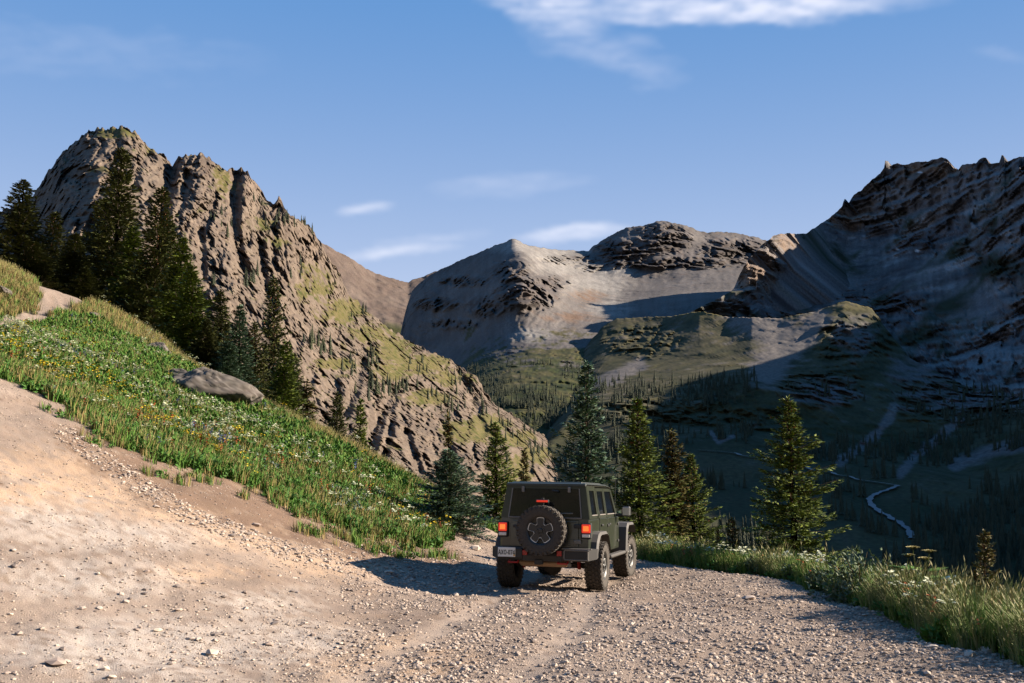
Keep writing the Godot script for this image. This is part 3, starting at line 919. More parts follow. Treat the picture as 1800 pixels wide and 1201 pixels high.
# [trunk with limbs, crown, cones]
func spruce(sd: int, high: float, wide: float, sprig: float, gap: float, greens: Array, cones: int, ragged := 0.38, bare := 0.04) -> Array:
	var g := RandomNumberGenerator.new()
	g.seed = sd
	var tv := PackedVector3Array()
	var tn := PackedVector3Array()
	var tc := PackedColorArray()
	var v := PackedVector3Array()
	var n := PackedVector3Array()
	var c := PackedColorArray()
	var kv := PackedVector3Array()
	var kn := PackedVector3Array()
	var kc := PackedColorArray()
	var bark := Color(0.085, 0.065, 0.05)
	var trunk := []
	var radii := []
	for i in 9:
		var t := i / 8.0
		trunk.append(Vector3(g.randf_range(-1, 1) * high * 0.006, t * high * 0.985 - (0.25 if i == 0 else 0.0), g.randf_range(-1, 1) * high * 0.006))
		radii.append(high * 0.017 * (1.0 - t * 0.96) + 0.003)
	tube_into(tv, tn, tc, trunk, radii, 7, bark)
	var t := bare
	var turn := 0.0
	var bulge := []
	for i in 9:
		bulge.append(g.randf_range(1.0 - ragged, 1.0 + ragged))
	while t < 0.985:
		var count := int(lerpf(8, 4, t)) + g.randi_range(-1, 1)
		turn += 0.7
		for b in count:
			var az := turn + TAU * b / count + g.randf_range(-0.3, 0.3)
			var sector: float = bulge[int(wrapf(az / TAU * 9.0 + t * 5.0, 0.0, 8.99))]
			if g.randf() < 0.07:
				continue
			var reach := wide * pow(1.0 - t, 0.86) * minf(1.0, 0.80 + t * 2.0) * g.randf_range(0.6, 1.2) * sector + wide * 0.02
			var el := deg_to_rad(lerpf(-20.0, 48.0, pow(t, 1.2)) + g.randf_range(-8, 8))
			var h := Vector3(cos(az), 0, sin(az))
			var side := Vector3(-sin(az), 0, cos(az))
			var root := Vector3(0, t * high + g.randf_range(-0.5, 0.5) * gap * high, 0)
			var p1 := root + h * reach * 0.55 + Vector3(0, reach * 0.55 * tan(el), 0)
			var p2 := root + h * reach + Vector3(0, reach * tan(el) * 0.9 + reach * 0.14, 0)
			tube_into(tv, tn, tc, [root, p1, p2], [high * 0.0022 + 0.002, high * 0.0014 + 0.001, 0.001], 3, bark)
			var num := int(reach / sprig * 9.5) + 5
			for k in num:
				var s := lerpf(0.08, 1.0, pow(g.randf(), 0.75))
				var at := root.lerp(p1, s / 0.55) if s < 0.55 else p1.lerp(p2, (s - 0.55) / 0.45)
				var fan := (1.0 - s * 0.75) * reach * 0.34 * g.randf_range(-1, 1)
				at += side * fan + Vector3(0, -g.randf() * reach * 0.10 - absf(fan) * 0.2, 0)
				var dir := (h * g.randf_range(0.5, 1.0) + side * (signf(fan) * g.randf_range(0.2, 0.9)) + Vector3(0, g.randf_range(-0.35, 0.75), 0)).normalized()
				var sd2 := dir.cross(Vector3(g.randf_range(-0.7, 0.7), 1.0, g.randf_range(-0.7, 0.7))).normalized()
				var col: Color = greens[g.randi() % greens.size()]
				col = col * g.randf_range(0.72, 1.25)
				var lg := sprig * g.randf_range(0.75, 1.35)
				kite(v, n, c, at, dir, sd2, lg, lg * 0.24, col)
			if cones > 0 and t > 0.45 and g.randf() < 0.85:
				for k in g.randi_range(1, cones):
					var s := g.randf_range(0.3, 1.0)
					var at := root.lerp(p2, s) + Vector3(g.randf_range(-1, 1), -1.2, g.randf_range(-1, 1)) * sprig * 0.4
					var lg := sprig * g.randf_range(0.35, 0.6)
					var brown := Color(0.17, 0.062, 0.022) * g.randf_range(0.7, 1.4)
					kite(kv, kn, kc, at, Vector3.DOWN, Vector3(1, 0, 0), lg, lg * 0.24, brown, -0.5)
					kite(kv, kn, kc, at, Vector3.DOWN, Vector3(0, 0, 1), lg, lg * 0.24, brown, -0.5)
		t += gap * g.randf_range(0.75, 1.25) * (1.0 - t * 0.35)
	# leader
	for k in 14:
		var at := Vector3(0, high * g.randf_range(0.955, 1.0), 0)
		var az := g.randf() * TAU
		kite(v, n, c, at, Vector3(cos(az) * 0.5, 1.0, sin(az) * 0.5).normalized(), Vector3(-sin(az), 0, cos(az)), sprig * 0.9, sprig * 0.18, greens[k % greens.size()])
	var out := [mesh_of(tv, tn, PackedInt32Array(), tc), mesh_of(v, n, PackedInt32Array(), c)]
	out.append(mesh_of(kv, kn, PackedInt32Array(), kc) if kv.size() else null)
	return out

var tree_kinds := {}

func make_tree_kinds() -> void:
	var dark := [Color(0.062, 0.070, 0.025), Color(0.080, 0.090, 0.028), Color(0.050, 0.060, 0.024), Color(0.098, 0.098, 0.030)]
	var fresh := [Color(0.110, 0.142, 0.024), Color(0.080, 0.112, 0.023), Color(0.145, 0.172, 0.030), Color(0.066, 0.090, 0.023)]
	var blue := [Color(0.070, 0.115, 0.078), Color(0.095, 0.142, 0.098), Color(0.055, 0.092, 0.058), Color(0.085, 0.125, 0.060)]
	var olive := [Color(0.085, 0.085, 0.024), Color(0.11, 0.098, 0.030), Color(0.065, 0.070, 0.022), Color(0.12, 0.085, 0.03)]
	var jobs := {
		"tall": [101, 12.0, 2.1, 0.24, 0.020, dark, 0], "tall_b": [102, 12.0, 2.3, 0.24, 0.020, dark, 2], "tall_c": [103, 12.0, 1.9, 0.24, 0.021, fresh, 0],
		"mid_blue": [104, 6.0, 1.25, 0.125, 0.024, blue, 0], "mid": [105, 6.0, 1.15, 0.125, 0.024, fresh, 2], "mid_cones": [106, 6.0, 1.0, 0.125, 0.024, olive, 6],
		"near": [107, 4.5, 0.95, 0.090, 0.023, fresh, 5, 0.42, 0.02], "bush": [108, 3.0, 1.1, 0.085, 0.027, blue, 0, 0.2, 0.02], "sapling": [109, 1.3, 0.30, 0.065, 0.055, olive, 4, 0.4, 0.05], "thin": [110, 7.0, 0.7, 0.16, 0.034, olive, 3, 0.4, 0.05],
	}
	var ts := {}
	for k in jobs:
		var t := Thread.new()
		var q: Array = jobs[k]
		t.start(func(): return spruce(q[0], q[1], q[2], q[3], q[4], q[5], q[6], q[7] if q.size() > 7 else 0.38, q[8] if q.size() > 8 else 0.04))
		ts[k] = [t, jobs[k]]
	for k in ts:
		tree_kinds[k] = {"meshes": ts[k][0].wait_to_finish(), "h": ts[k][1][1], "r": ts[k][1][2]}
	mats.bark = tint_mat(0.95)
	mats.needles = tint_mat(0.6)
	mats.needles.metallic_specular = 0.3
	mats.cone = tint_mat(0.8)

func tree(kind: String, px: float, py: float, d: float, wide_px: float, label: String, group: String, category := "tree") -> Node3D:
	var top := pt(px, py, d)
	var at := ground_at(top.x, d)
	var k: Dictionary = tree_kinds[kind]
	var o := base("spruce_tree", at)
	put("trunk", k.meshes[0], mats.bark, o)
	put("crown", k.meshes[1], mats.needles, o)
	if k.meshes[2]:
		tag(put("cones", k.meshes[2], mats.cone, o), "", "", "", "stuff")
	var sx: float = wide_px * (0.86 if d > 41.0 else 0.74) / FOCAL * d / k.r
	o.scale = Vector3(sx, (top.y - at.y) / k.h, sx)
	o.rotation = Vector3(rng.randfn() * 0.02, rng.randf() * TAU, rng.randfn() * 0.02)
	tag(o, label, category, group)
	return o

func build_trees() -> void:
	make_tree_kinds()
	var g1 := "spruces behind the meadow mound"
	tree("tall", 36, 318, 62, 78, "tall dark spruce at the picture's left edge above the orange slope", g1)
	tree("tall_b", 92, 372, 68, 70, "brownish spruce second from the left edge, shorter than its left neighbour", g1)
	tree("tall", 132, 410, 60, 62, "dark spruce between the brownish spruce and the tallest one", g1)
	tree("tall", 168, 440, 70, 56, "low spruce half hidden just left of the tallest spruce", g1)
	tree("tall", 207, 262, 64, 92, "tallest spruce of all, its tip against the left mountain's summit", g1)
	tree("tall_c", 238, 400, 60, 70, "spruce filling the gap right of the tallest spruce", g1)
	tree("tall_b", 271, 326, 57, 88, "tall spruce right of the tallest one, with brown cones near its tip", g1)
	tree("tall_c", 318, 420, 52, 74, "green spruce on the steep drop right of the mound top", g1)
	tree("tall_c", 345, 468, 48, 66, "green spruce whose foot stands right of the small tan outcrop", g1)
	tree("tall", 388, 512, 47, 58, "slim dark spruce above the big grey boulder", g1)
	tree("mid_blue", 424, 535, 44, 66, "bluish spruce behind the right end of the big grey boulder", g1)
	tree("tall_b", 486, 488, 49, 62, "slender brown-tipped spruce against the crag right of the boulder", g1)
	tree("tall_c", 500, 600, 43, 58, "green spruce in front of the slender brown-tipped one", g1)
	tree("thin", 540, 668, 45, 40, "thin young spruce right of the brown-tipped one", g1)
	tree("tall", 592, 690, 46, 56, "dark spruce below the crag above the lower meadow", g1)
	tree("tall_c", 632, 702, 48, 44, "narrow spruce beside the deep rock cleft", g1)
	tree("tall_b", 62, 425, 58, 66, "low dark spruce filling the gap between the two leftmost spruces", g1)
	tree("tall", 150, 470, 55, 60, "short spruce standing beside the upper road's end", g1)
	tree("tall_b", 186, 352, 70, 66, "slim spruce peeping out left behind the tallest spruce", g1)
	tree("tall", 296, 392, 62, 72, "dark spruce behind the cone-tipped tall spruce, on its right", g1)
	tree("tall", 362, 560, 45, 52, "small dark spruce just above the low brown rock", g1)
	tree("tall_b", 452, 566, 45, 56, "brownish spruce between the bluish spruce and the slender brown-tipped one", g1)
	tree("tall", 520, 622, 47, 52, "dark spruce right behind the slender brown-tipped one", g1)
	tree("mid_blue", 405, 600, 42, 56, "low bluish spruce touching the back of the big grey boulder", g1)
	var g2 := "spruces beyond the road"
	tree("bush", 793, 790, 26.0, 116, "bushy blue-green spruce beside the road left of the vehicle", g2)
	tree("thin", 795, 722, 42, 34, "thin rusty spruce top standing above the bushy blue-green spruce", g2)
	tree("mid", 872, 742, 36, 86, "dark spruce directly left behind the vehicle's roof", g2)
	tree("mid_cones", 916, 790, 40, 60, "rusty spruce behind the vehicle's roof", g2)
	tree("mid_blue", 1030, 636, 34, 128, "broad tall blue-green spruce rising behind the vehicle's roof", g2)
	tree("near", 1122, 700, 27, 108, "bright green spruce standing right of the vehicle's mirror", g2)
	tree("mid_cones", 1180, 756, 28, 84, "spruce covered in rusty cones between two green spruces", g2)
	tree("near", 1218, 797, 28.5, 84, "shorter spruce right of the rusty-coned one", g2)
	tree("near", 1390, 698, 23.5, 126, "lone full spruce against the dark valley on the right", g2)
	tree("sapling", 1288, 912, 23, 34, "small rusty spruce sapling left of the lone full spruce", g2)
	tree("sapling", 1262, 930, 24, 14, "tiny spruce tip beside the rusty sapling", g2)
	tree("sapling", 1724, 936, 12.6, 52, "rusty spruce sapling above the verge near the right edge", g2)

# far conifer, a few ragged skirts
func conifer(sd: int) -> ArrayMesh:
	var g := RandomNumberGenerator.new()
	g.seed = sd
	var v := PackedVector3Array()
	var n := PackedVector3Array()
	var c := PackedColorArray()
	for k in 8:
		var y := 0.02 + k * 0.115
		var r := 0.19 * (1.0 - k / 8.6) * g.randf_range(0.8, 1.2)
		var top := Vector3(g.randf_range(-0.01, 0.01), y + 0.24, g.randf_range(-0.01, 0.01))
		var turn := g.randf() * TAU
		for s in 7:
			var a := turn + TAU * s / 7.0
			var h := Vector3(cos(a), 0, sin(a))
			kite(v, n, c, top, (h * r * g.randf_range(0.7, 1.25) + Vector3(0, y - top.y, 0)).normalized(), Vector3(-sin(a), 0, cos(a)), 0.24 + r * 0.3, r * 0.42, Color(1, 1, 1) * g.randf_range(0.75, 1.2), 0.4)
	return mesh_of(v, n, PackedInt32Array(), c)

func build_far_trees() -> void:
	var kinds := [conifer(1), conifer(2), conifer(3)]
	var tones := []
	for t in [Color(0.034, 0.042, 0.018), Color(0.045, 0.052, 0.020), Color(0.026, 0.034, 0.016)]:
		var m := tint_mat(0.9)
		m.albedo_color = lin(t.r, t.g, t.b)
		tones.append(m)
	var g := RandomNumberGenerator.new()
	g.seed = 77
	# clusters: picture position, spread, number, height in metres
	var crag := [[505, 385, 14, 9, 9, 8], [535, 400, 14, 10, 10, 8], [480, 400, 14, 8, 7, 8], [380, 380, 12, 6, 5, 7], [395, 405, 8, 16, 5, 8], [430, 495, 6, 14, 5, 9], [445, 500, 6, 14, 4, 9], [378, 500, 8, 6, 3, 9], [520, 478, 6, 12, 4, 9], [545, 608, 8, 8, 7, 11], [575, 618, 10, 8, 8, 11], [600, 560, 20, 14, 3, 8], [640, 548, 10, 6, 4, 8], [655, 640, 12, 12, 7, 10], [690, 690, 26, 12, 22, 11], [650, 690, 16, 14, 10, 11], [735, 650, 22, 12, 9, 9], [790, 690, 26, 16, 16, 9], [820, 650, 12, 10, 6, 8], [800, 655, 8, 8, 4, 9], [770, 735, 30, 18, 10, 9], [850, 720, 16, 20, 12, 9], [880, 745, 16, 14, 10, 9], [910, 770, 20, 14, 12, 9], [940, 790, 14, 16, 10, 9], [895, 800, 26, 20, 10, 10], [700, 575, 20, 10, 4, 7], [455, 360, 10, 6, 3, 7], [860, 800, 20, 20, 8, 10], [615, 650, 10, 16, 6, 10], [965, 790, 10, 14, 8, 9]]
	for q in crag:
		for k in q[4]:
			var p := spot("left_mountain", q[0] + g.randfn() * q[2] * 0.7, q[1] + g.randfn() * q[3] * 0.7)
			if p == Vector3.INF:
				continue
			var o := put("conifer", kinds[g.randi() % 3], tones[g.randi() % 3])
			var h: float = q[5] * g.randf_range(0.5, 1.1)
			o.position = p + Vector3(0, -0.6, 0)
			o.rotation.y = g.randf() * TAU
			o.scale = Vector3(h * g.randf_range(0.8, 1.15), h, h * g.randf_range(0.8, 1.15))
			tag(o, "small dark conifer rooted on the ledges of the left rocky mountain", "tree", "conifers on the left mountain")
	# woods in the basin and valley, one mass each
	var basin := []
	for k in 2400:
		var px := g.randf_range(820, 1060)
		var p := spot("middle_peak", px, g.randf_range(640, 770) + absf(px - 930) * 0.05)
		if p != Vector3.INF and nz.far.get_noise_3d(p.x * 3.0, 0, p.z * 3.0) > 0.02:
			basin.append(far_tree(g, p, g.randf_range(5, 11)))
	scatter("basin_conifers", kinds[0], tones[2], basin, PackedColorArray(), "scattered dark conifers in the green basin below the middle peak", "woodland")
	var shelf := []
	var deep := []
	for k in 8600:
		var px := g.randf_range(985, 1850)
		var py := g.randf_range(680, 1060)
		if k < 400:
			px = g.randf_range(1000, 1330)
			py = g.randf_range(668, 720) - (px - 1060) * 0.03
		var p := spot("valley", px, py)
		if p == Vector3.INF:
			continue
		var w: float = nz.far.get_noise_3d(p.x * 2.2, 0, p.z * 2.2)
		if py > 770.0 and minf(near_line(Vector2(px, py - 6.0), road_line), near_line(Vector2(px, py - 10.0), stream_line)) < 13.0:
			continue
		if k < 400:
			shelf.append(far_tree(g, p, lerpf(3.5, 14.0, pow(g.randf(), 1.3))))
		elif w > 0.10 or (px > 1600 and py > 860 and w > -0.12):
			deep.append(far_tree(g, p, lerpf(3.5, 15.0, pow(g.randf(), 1.4))))
	scatter("shelf_conifers", kinds[1], tones[2], shelf, PackedColorArray(), "dark row of conifers along the shelf above the valley", "woodland")
	scatter("valley_conifers", kinds[2], tones[2], deep, PackedColorArray(), "dark conifer wood on the shaded valley floor and slopes", "woodland")

func far_tree(g: RandomNumberGenerator, p: Vector3, h: float) -> Transform3D:
	var b := Basis(Vector3.UP, g.randf() * TAU).scaled(Vector3(h * g.randf_range(0.75, 1.2), h, h * g.randf_range(0.75, 1.2)))
	return Transform3D(b, p + Vector3(0, -0.5, 0))

# ---------------------------------------------------------------- grass, flowers, shrubs, stones
func blade(v: PackedVector3Array, n: PackedVector3Array, c: PackedColorArray, at: Vector3, lean: Vector3, high: float, wide: float, col: Color) -> void:
	var side := lean.cross(Vector3.UP).normalized() * wide
	var m := at + Vector3(0, high * 0.55, 0) + lean * high * 0.22
	var t := at + Vector3(0, high * 0.92, 0) + lean * high * 0.75
	var nn := side.cross(m - at).normalized()
	v.append_array([at - side, m - side * 0.8, at + side, at + side, m - side * 0.8, m + side * 0.8, m - side * 0.8, t, m + side * 0.8])
	for k in 9:
		n.append(nn)
		c.append(col)

func tuft(sd: int, blades: int, high: float, wide: float, spread: float, lean: float, cols: Array, seeds := 0) -> ArrayMesh:
	var g := RandomNumberGenerator.new()
	g.seed = sd
	var v := PackedVector3Array()
	var n := PackedVector3Array()
	var c := PackedColorArray()
	for k in blades:
		var a := g.randf() * TAU
		var r := sqrt(g.randf()) * spread
		var col: Color = cols[g.randi() % cols.size()] * g.randf_range(0.75, 1.25)
		var h := high * g.randf_range(0.5, 1.1)
		var l := Vector3(cos(a), 0, sin(a)) * lean * g.randf_range(0.3, 1.3) + Vector3(0.001, 0, 0.05)
		blade(v, n, c, Vector3(cos(a + 0.5) * r, -0.03, sin(a + 0.5) * r), l, h, wide * g.randf_range(0.6, 1.2), col)
		if k < seeds:
			var top := Vector3(cos(a + 0.5) * r, -0.03 + h * 0.92, sin(a + 0.5) * r) + l * h * 0.75
			for e in 3:
				kite(v, n, c, top - Vector3(0, h * 0.06 * e, 0), (l + Vector3(g.randf_range(-0.3, 0.3), 1, g.randf_range(-0.3, 0.3))).normalized(), Vector3(cos(e * 2.0), 0, sin(e * 2.0)), h * 0.12, h * 0.016, Color(0.23, 0.20, 0.095) * g.randf_range(0.8, 1.2))
	return mesh_of(v, n, PackedInt32Array(), c)

func leafy(sd: int, leaves: int, wide: float, high: float, size: float, cols: Array, stems := 0) -> ArrayMesh:
	var g := RandomNumberGenerator.new()
	g.seed = sd
	var v := PackedVector3Array()
	var n := PackedVector3Array()
	var c := PackedColorArray()
	for k in stems:
		var a := g.randf() * TAU
		var e := Vector3(cos(a) * wide * 0.7, high * g.randf_range(0.5, 0.9), sin(a) * wide * 0.7)
		tube_into(v, n, c, [Vector3(0, -0.05, 0), e * 0.5 + Vector3(0, high * 0.12, 0), e], [size * 0.12, size * 0.09, size * 0.05], 4, Color(0.09, 0.07, 0.04))
	for k in leaves:
		var a := g.randf() * TAU
		var e := acos(g.randf_range(0.0, 1.0))
		var r := pow(g.randf(), 0.4)
		var bump := 0.82 + 0.3 * sin(a * 3.0 + sd) * sin(e * 4.0 + sd)
		var at := Vector3(cos(a) * sin(e) * wide, cos(e) * high, sin(a) * sin(e) * wide) * r * bump
		var out := Vector3(cos(a) * sin(e), cos(e) + 0.3, sin(a) * sin(e)).normalized()
		var dir := (out * g.randf_range(0.3, 1.0) + Vector3(g.randf_range(-1, 1), g.randf_range(-0.4, 0.6), g.randf_range(-1, 1))).normalized()
		var side := dir.cross(out + Vector3(g.randf_range(-0.6, 0.6), 0.2, g.randf_range(-0.6, 0.6))).normalized()
		kite(v, n, c, at, dir, side, size * g.randf_range(0.7, 1.3), size * 0.28, cols[g.randi() % cols.size()] * g.randf_range(0.7, 1.3))
	return mesh_of(v, n, PackedInt32Array(), c)

func bloom(sd: int, high: float, heads: int, spread: float, size: float, col: Color, stem: Color, flat := true) -> ArrayMesh:
	var g := RandomNumberGenerator.new()
	g.seed = sd
	var v := PackedVector3Array()
	var n := PackedVector3Array()
	var c := PackedColorArray()
	tube_into(v, n, c, [Vector3(0, -0.05, 0), Vector3(0.01, high * 0.8, 0.0)], [0.006, 0.004], 3, stem)
	for k in heads:
		var a := g.randf() * TAU
		var r := sqrt(g.randf()) * spread
		var p := Vector3(cos(a) * r, high * (1.0 - (0.12 * r / spread if flat else g.randf() * 0.45)), sin(a) * r)
		var s := size * g.randf_range(0.7, 1.2)
		var cc := col * g.randf_range(0.8, 1.1)
		for e in 3:
			var b := e * TAU / 3.0 + a
			kite(v, n, c, p - Vector3(cos(b), 0, sin(b)) * s * 0.5, (Vector3(cos(b), g.randf_range(-0.1, 0.5), sin(b))).normalized(), Vector3(-sin(b), 0, cos(b)), s, s * 0.4, cc, -0.2)
	return mesh_of(v, n, PackedInt32Array(), c)

func place(g: RandomNumberGenerator, p: Vector3, s0: float, s1: float, tilt := 0.12) -> Transform3D:
	var s := g.randf_range(s0, s1)
	var b := Basis(Vector3.UP, g.randf() * TAU) * Basis(Vector3(1, 0, 0), g.randf_range(-tilt, tilt))
	return Transform3D(b.scaled(Vector3(s, s * g.randf_range(0.85, 1.15), s)), p)

func build_plants() -> void:
	var g := RandomNumberGenerator.new()
	g.seed = 501
	var leaf := tint_mat(0.7)
	leaf.metallic_specular = 0.3
	leaf.backlight_enabled = true
	leaf.backlight = Color(0.20, 0.26, 0.06)
	var petal := tint_mat(0.8)
	var lush := [Color(0.052, 0.125, 0.020), Color(0.075, 0.150, 0.024), Color(0.038, 0.095, 0.018), Color(0.105, 0.160, 0.030)]
	var dry := [Color(0.155, 0.125, 0.045), Color(0.120, 0.125, 0.034), Color(0.090, 0.110, 0.026), Color(0.20, 0.145, 0.06)]
	var rust := [Color(0.17, 0.10, 0.045), Color(0.14, 0.12, 0.04), Color(0.11, 0.105, 0.034)]
	var kinds := {
		"green": [tuft(1, 16, 0.34, 0.011, 0.13, 0.5, lush), []], "dry": [tuft(2, 14, 0.36, 0.009, 0.12, 0.45, dry, 4), []], "rust": [tuft(3, 14, 0.32, 0.010, 0.12, 0.4, rust, 5), []],
		"leafy": [leafy(4, 42, 0.20, 0.28, 0.11, lush), []], "leafy_b": [leafy(5, 34, 0.16, 0.22, 0.09, [lush[0], lush[2]]), []], "sage": [leafy(6, 40, 0.17, 0.26, 0.075, [Color(0.12, 0.15, 0.14), Color(0.10, 0.125, 0.12), Color(0.075, 0.11, 0.075)]), []],
		"white": [bloom(7, 0.46, 11, 0.085, 0.055, Color(0.60, 0.62, 0.46), lush[0]), []], "yellow": [bloom(8, 0.38, 5, 0.07, 0.06, Color(0.60, 0.47, 0.03), lush[0]), []], "red": [bloom(9, 0.34, 6, 0.04, 0.055, Color(0.42, 0.10, 0.03), dry[0], false), []], "blue": [bloom(10, 0.38, 9, 0.04, 0.05, Color(0.14, 0.17, 0.32), lush[0], false), []],
	}
	# meadow on the left mound; flowers grow in drifts along the slope
	for k in 90000:
		var d := 15.0 + 42.0 * pow(g.randf(), 1.25)
		var x := g.randf_range(-0.62, 0.02) * d
		if d < 17.5 and x > -6.0:
			continue
		var p := ground_at(x, d)
		var s := proj(p)
		if s.x < -60 or s.x > 860:
			continue
		if meadow(x, d, s) < 0.5:
			continue
		var hill := s.x < 90.0 and s.y < 560.0
		var rim := s.y < 556.0 + maxf(0.0, s.x - 150.0) * 0.52 and s.x > 120.0
		var drift: float = gn.c.get_noise_2d(x * 0.55 + d * 0.25, d * 0.6)
		var patch: float = gn.d.get_noise_2d(x * 1.4 + 50.0, d * 1.4)
		var low := s.y > 700.0 + (s.x - 200.0) * 0.33
		var roll := g.randf()
		var kind := "green"
		if hill or rim:
			kind = "rust" if roll < 0.42 else ("dry" if roll < 0.75 else "green")
		elif low:
			kind = "dry" if roll < 0.16 else ("green" if roll < 0.55 else ("leafy_b" if roll < 0.95 else "rust"))
		else:
			kind = "leafy" if roll < 0.38 + patch * 0.4 else ("green" if roll < 0.85 else "dry")
		kinds[kind][1].append(place(g, p, 0.65, 1.25))
		if hill:
			continue
		var band: float = s.y - (612.0 + s.x * 0.42)
		var w := 0.012 + (0.14 if absf(band) < 34.0 + 14.0 * drift and drift > -0.12 else 0.0)
		if s.x > 440.0:
			w *= 0.45
		if roll > 1.0 - w:
			var f := g.randf()
			var which := "white"
			if patch > 0.02 and f < 0.6:
				which = "yellow"
			elif patch < -0.25 and f < 0.4:
				which = "blue"
			elif f > 0.96 or (low and f > 0.8):
				which = "red"
			kinds[which][1].append(place(g, p, 0.8, 1.35))
		if patch < -0.22 and absf(band - 10.0) < 40.0 and roll < 0.18:
			kinds.sage[1].append(place(g, p, 0.7, 1.2))
	# weeds on the bare bank below the meadow
	for k in 700:
		var x := g.randf_range(-10.0, -0.6)
		var d := g.randf_range(16.5, 27.0)
		var p := ground_at(x, d)
		var s := proj(p)
		if meadow(x, d, s - Vector2(0, 34)) > 0.5 and meadow(x, d, s) < 0.5 and gn.c.get_noise_2d(x * 1.3, d * 1.3) > 0.05:
			for e in 5:
				var q := ground_at(x + g.randfn() * 0.14, d + g.randfn() * 0.14)
				kinds[["green", "dry", "leafy_b"][e % 3]][1].append(place(g, q, 0.4, 0.95))
	# rough grass on the verge and beyond the road's edge
	var tall := {"verge": [tuft(21, 18, 0.52, 0.007, 0.11, 0.42, [Color(0.110, 0.185, 0.036), Color(0.080, 0.160, 0.030), Color(0.160, 0.200, 0.062)], 1), []], "straw": [tuft(22, 18, 0.58, 0.006, 0.10, 0.62, [Color(0.19, 0.195, 0.090), Color(0.15, 0.185, 0.065), Color(0.11, 0.180, 0.042)], 1), []]}
	for k in 20000:
		var d := 6.5 + 24.0 * pow(g.randf(), 0.9)
		var e := g.randf()
		var x := verge_x(d) + e * e * 4.2 - 0.12
		var p := ground_at(x, d)
		var s := proj(p)
		if s.x > 1900 or meadow(x, d, s) < 0.45:
			continue
		if s.x < 1110:
			continue
		var patch: float = gn.c.get_noise_2d(x * 0.9 + 20.0, d * 0.9)
		var which := "verge"
		if patch > 0.22 or (d < 15.5 and patch > 0.02):
			which = "straw"
		var grow := clampf(0.45 + (x - verge_x(d)) * 1.1, 0.45, 1.0)
		if g.randf() < 0.25:
			kinds[["leafy_b", "green", "leafy", "green"][g.randi() % 4]][1].append(place(g, p, 0.6, 1.1))
		else:
			tall[which][1].append(place(g, p, 0.75 * grow, 1.35 * grow, 0.25))
		if g.randf() < 0.025:
			kinds[["white", "red", "white"][g.randi() % 3]][1].append(place(g, p, 1.0, 1.4))
	# foot of the slope beyond the road, between the vehicle and the drop
	for k in 2600:
		var d := g.randf_range(25.0, 40.0)
		var x := g.randf_range(-4.0, 8.0)
		var p := ground_at(x, d)
		if d > 31.0 or x > verge_x(d):
			kinds[["green", "dry", "leafy"][k % 3]][1].append(place(g, p, 0.8, 1.4))
	scatter("meadow_grass", kinds.green[0], leaf, kinds.green[1], PackedColorArray(), "lush green meadow grass on the mound and verge", "grass")
	scatter("dry_grass", kinds.dry[0], leaf, kinds.dry[1], PackedColorArray(), "yellowish seeding grass among the meadow", "grass")
	scatter("rusty_grass", kinds.rust[0], leaf, kinds.rust[1], PackedColorArray(), "rust coloured grass along the mound's crest", "grass")
	scatter("meadow_leaves", kinds.leafy[0], leaf, kinds.leafy[1], PackedColorArray(), "broad green leaves of the meadow herbs", "undergrowth")
	scatter("low_herbs", kinds.leafy_b[0], leaf, kinds.leafy_b[1], PackedColorArray(), "low dark green herbs at the meadow's edge", "undergrowth")
	scatter("grey_herbs", kinds.sage[0], leaf, kinds.sage[1], PackedColorArray(), "silvery grey herbs in drifts across the meadow", "undergrowth")
	scatter("white_wildflowers", kinds.white[0], petal, kinds.white[1], PackedColorArray(), "white flat-topped wildflowers in drifts across the meadow", "wildflowers")
	scatter("yellow_wildflowers", kinds.yellow[0], petal, kinds.yellow[1], PackedColorArray(), "yellow wildflowers in drifts across the meadow", "wildflowers")
	scatter("red_wildflowers", kinds.red[0], petal, kinds.red[1], PackedColorArray(), "red wildflowers low in the meadow", "wildflowers")
	scatter("blue_wildflowers", kinds.blue[0], petal, kinds.blue[1], PackedColorArray(), "bluish wildflowers in the meadow", "wildflowers")
	scatter("verge_grass", tall.verge[0], leaf, tall.verge[1], PackedColorArray(), "tall green grass along the road's right verge", "grass")
	scatter("straw_grass", tall.straw[0], leaf, tall.straw[1], PackedColorArray(), "pale straw-coloured grass bending over the right verge", "grass")
	# shrubs on the verge
	var willow := [Color(0.085, 0.115, 0.065), Color(0.11, 0.135, 0.085), Color(0.060, 0.090, 0.040)]
	for q in [[1500, 16.0, 0.80, 0.86, 31, "grey-green willow shrub at the middle of the right verge"], [1225, 23.5, 0.55, 0.55, 32, "low green shrub at the road edge below the rusty-coned spruce"], [1405, 19.6, 0.5, 0.45, 33, "leafy shrub at the foot of the lone full spruce"], [1660, 12.3, 0.42, 0.40, 34, "low leafy shrub on the right verge below the rusty sapling"], [1318, 21.2, 0.42, 0.40, 35, "small leafy shrub on the verge left of the lone full spruce"], [1452, 17.9, 0.5, 0.48, 36, "leafy shrub just left of the grey-green willow shrub"], [1568, 14.9, 0.5, 0.5, 37, "leafy shrub just right of the grey-green willow shrub"], [1752, 11.2, 0.4, 0.42, 38, "green shrub on the verge nearest the right edge"]]:
		var o := base("shrub", ground_at((q[0] - 900.0) / FOCAL * q[1], q[1]))
		put("foliage", leafy(q[4], 2400, q[2], q[3], 0.075, willow), leaf, o)
		put("stem", leafy(q[4] + 50, 0, q[2], q[3], 0.12, willow, 9), mats.bark, o)
		tag(o, q[5], "shrub", "shrubs on the right verge")
	cow_parsnip(g, leaf, petal)

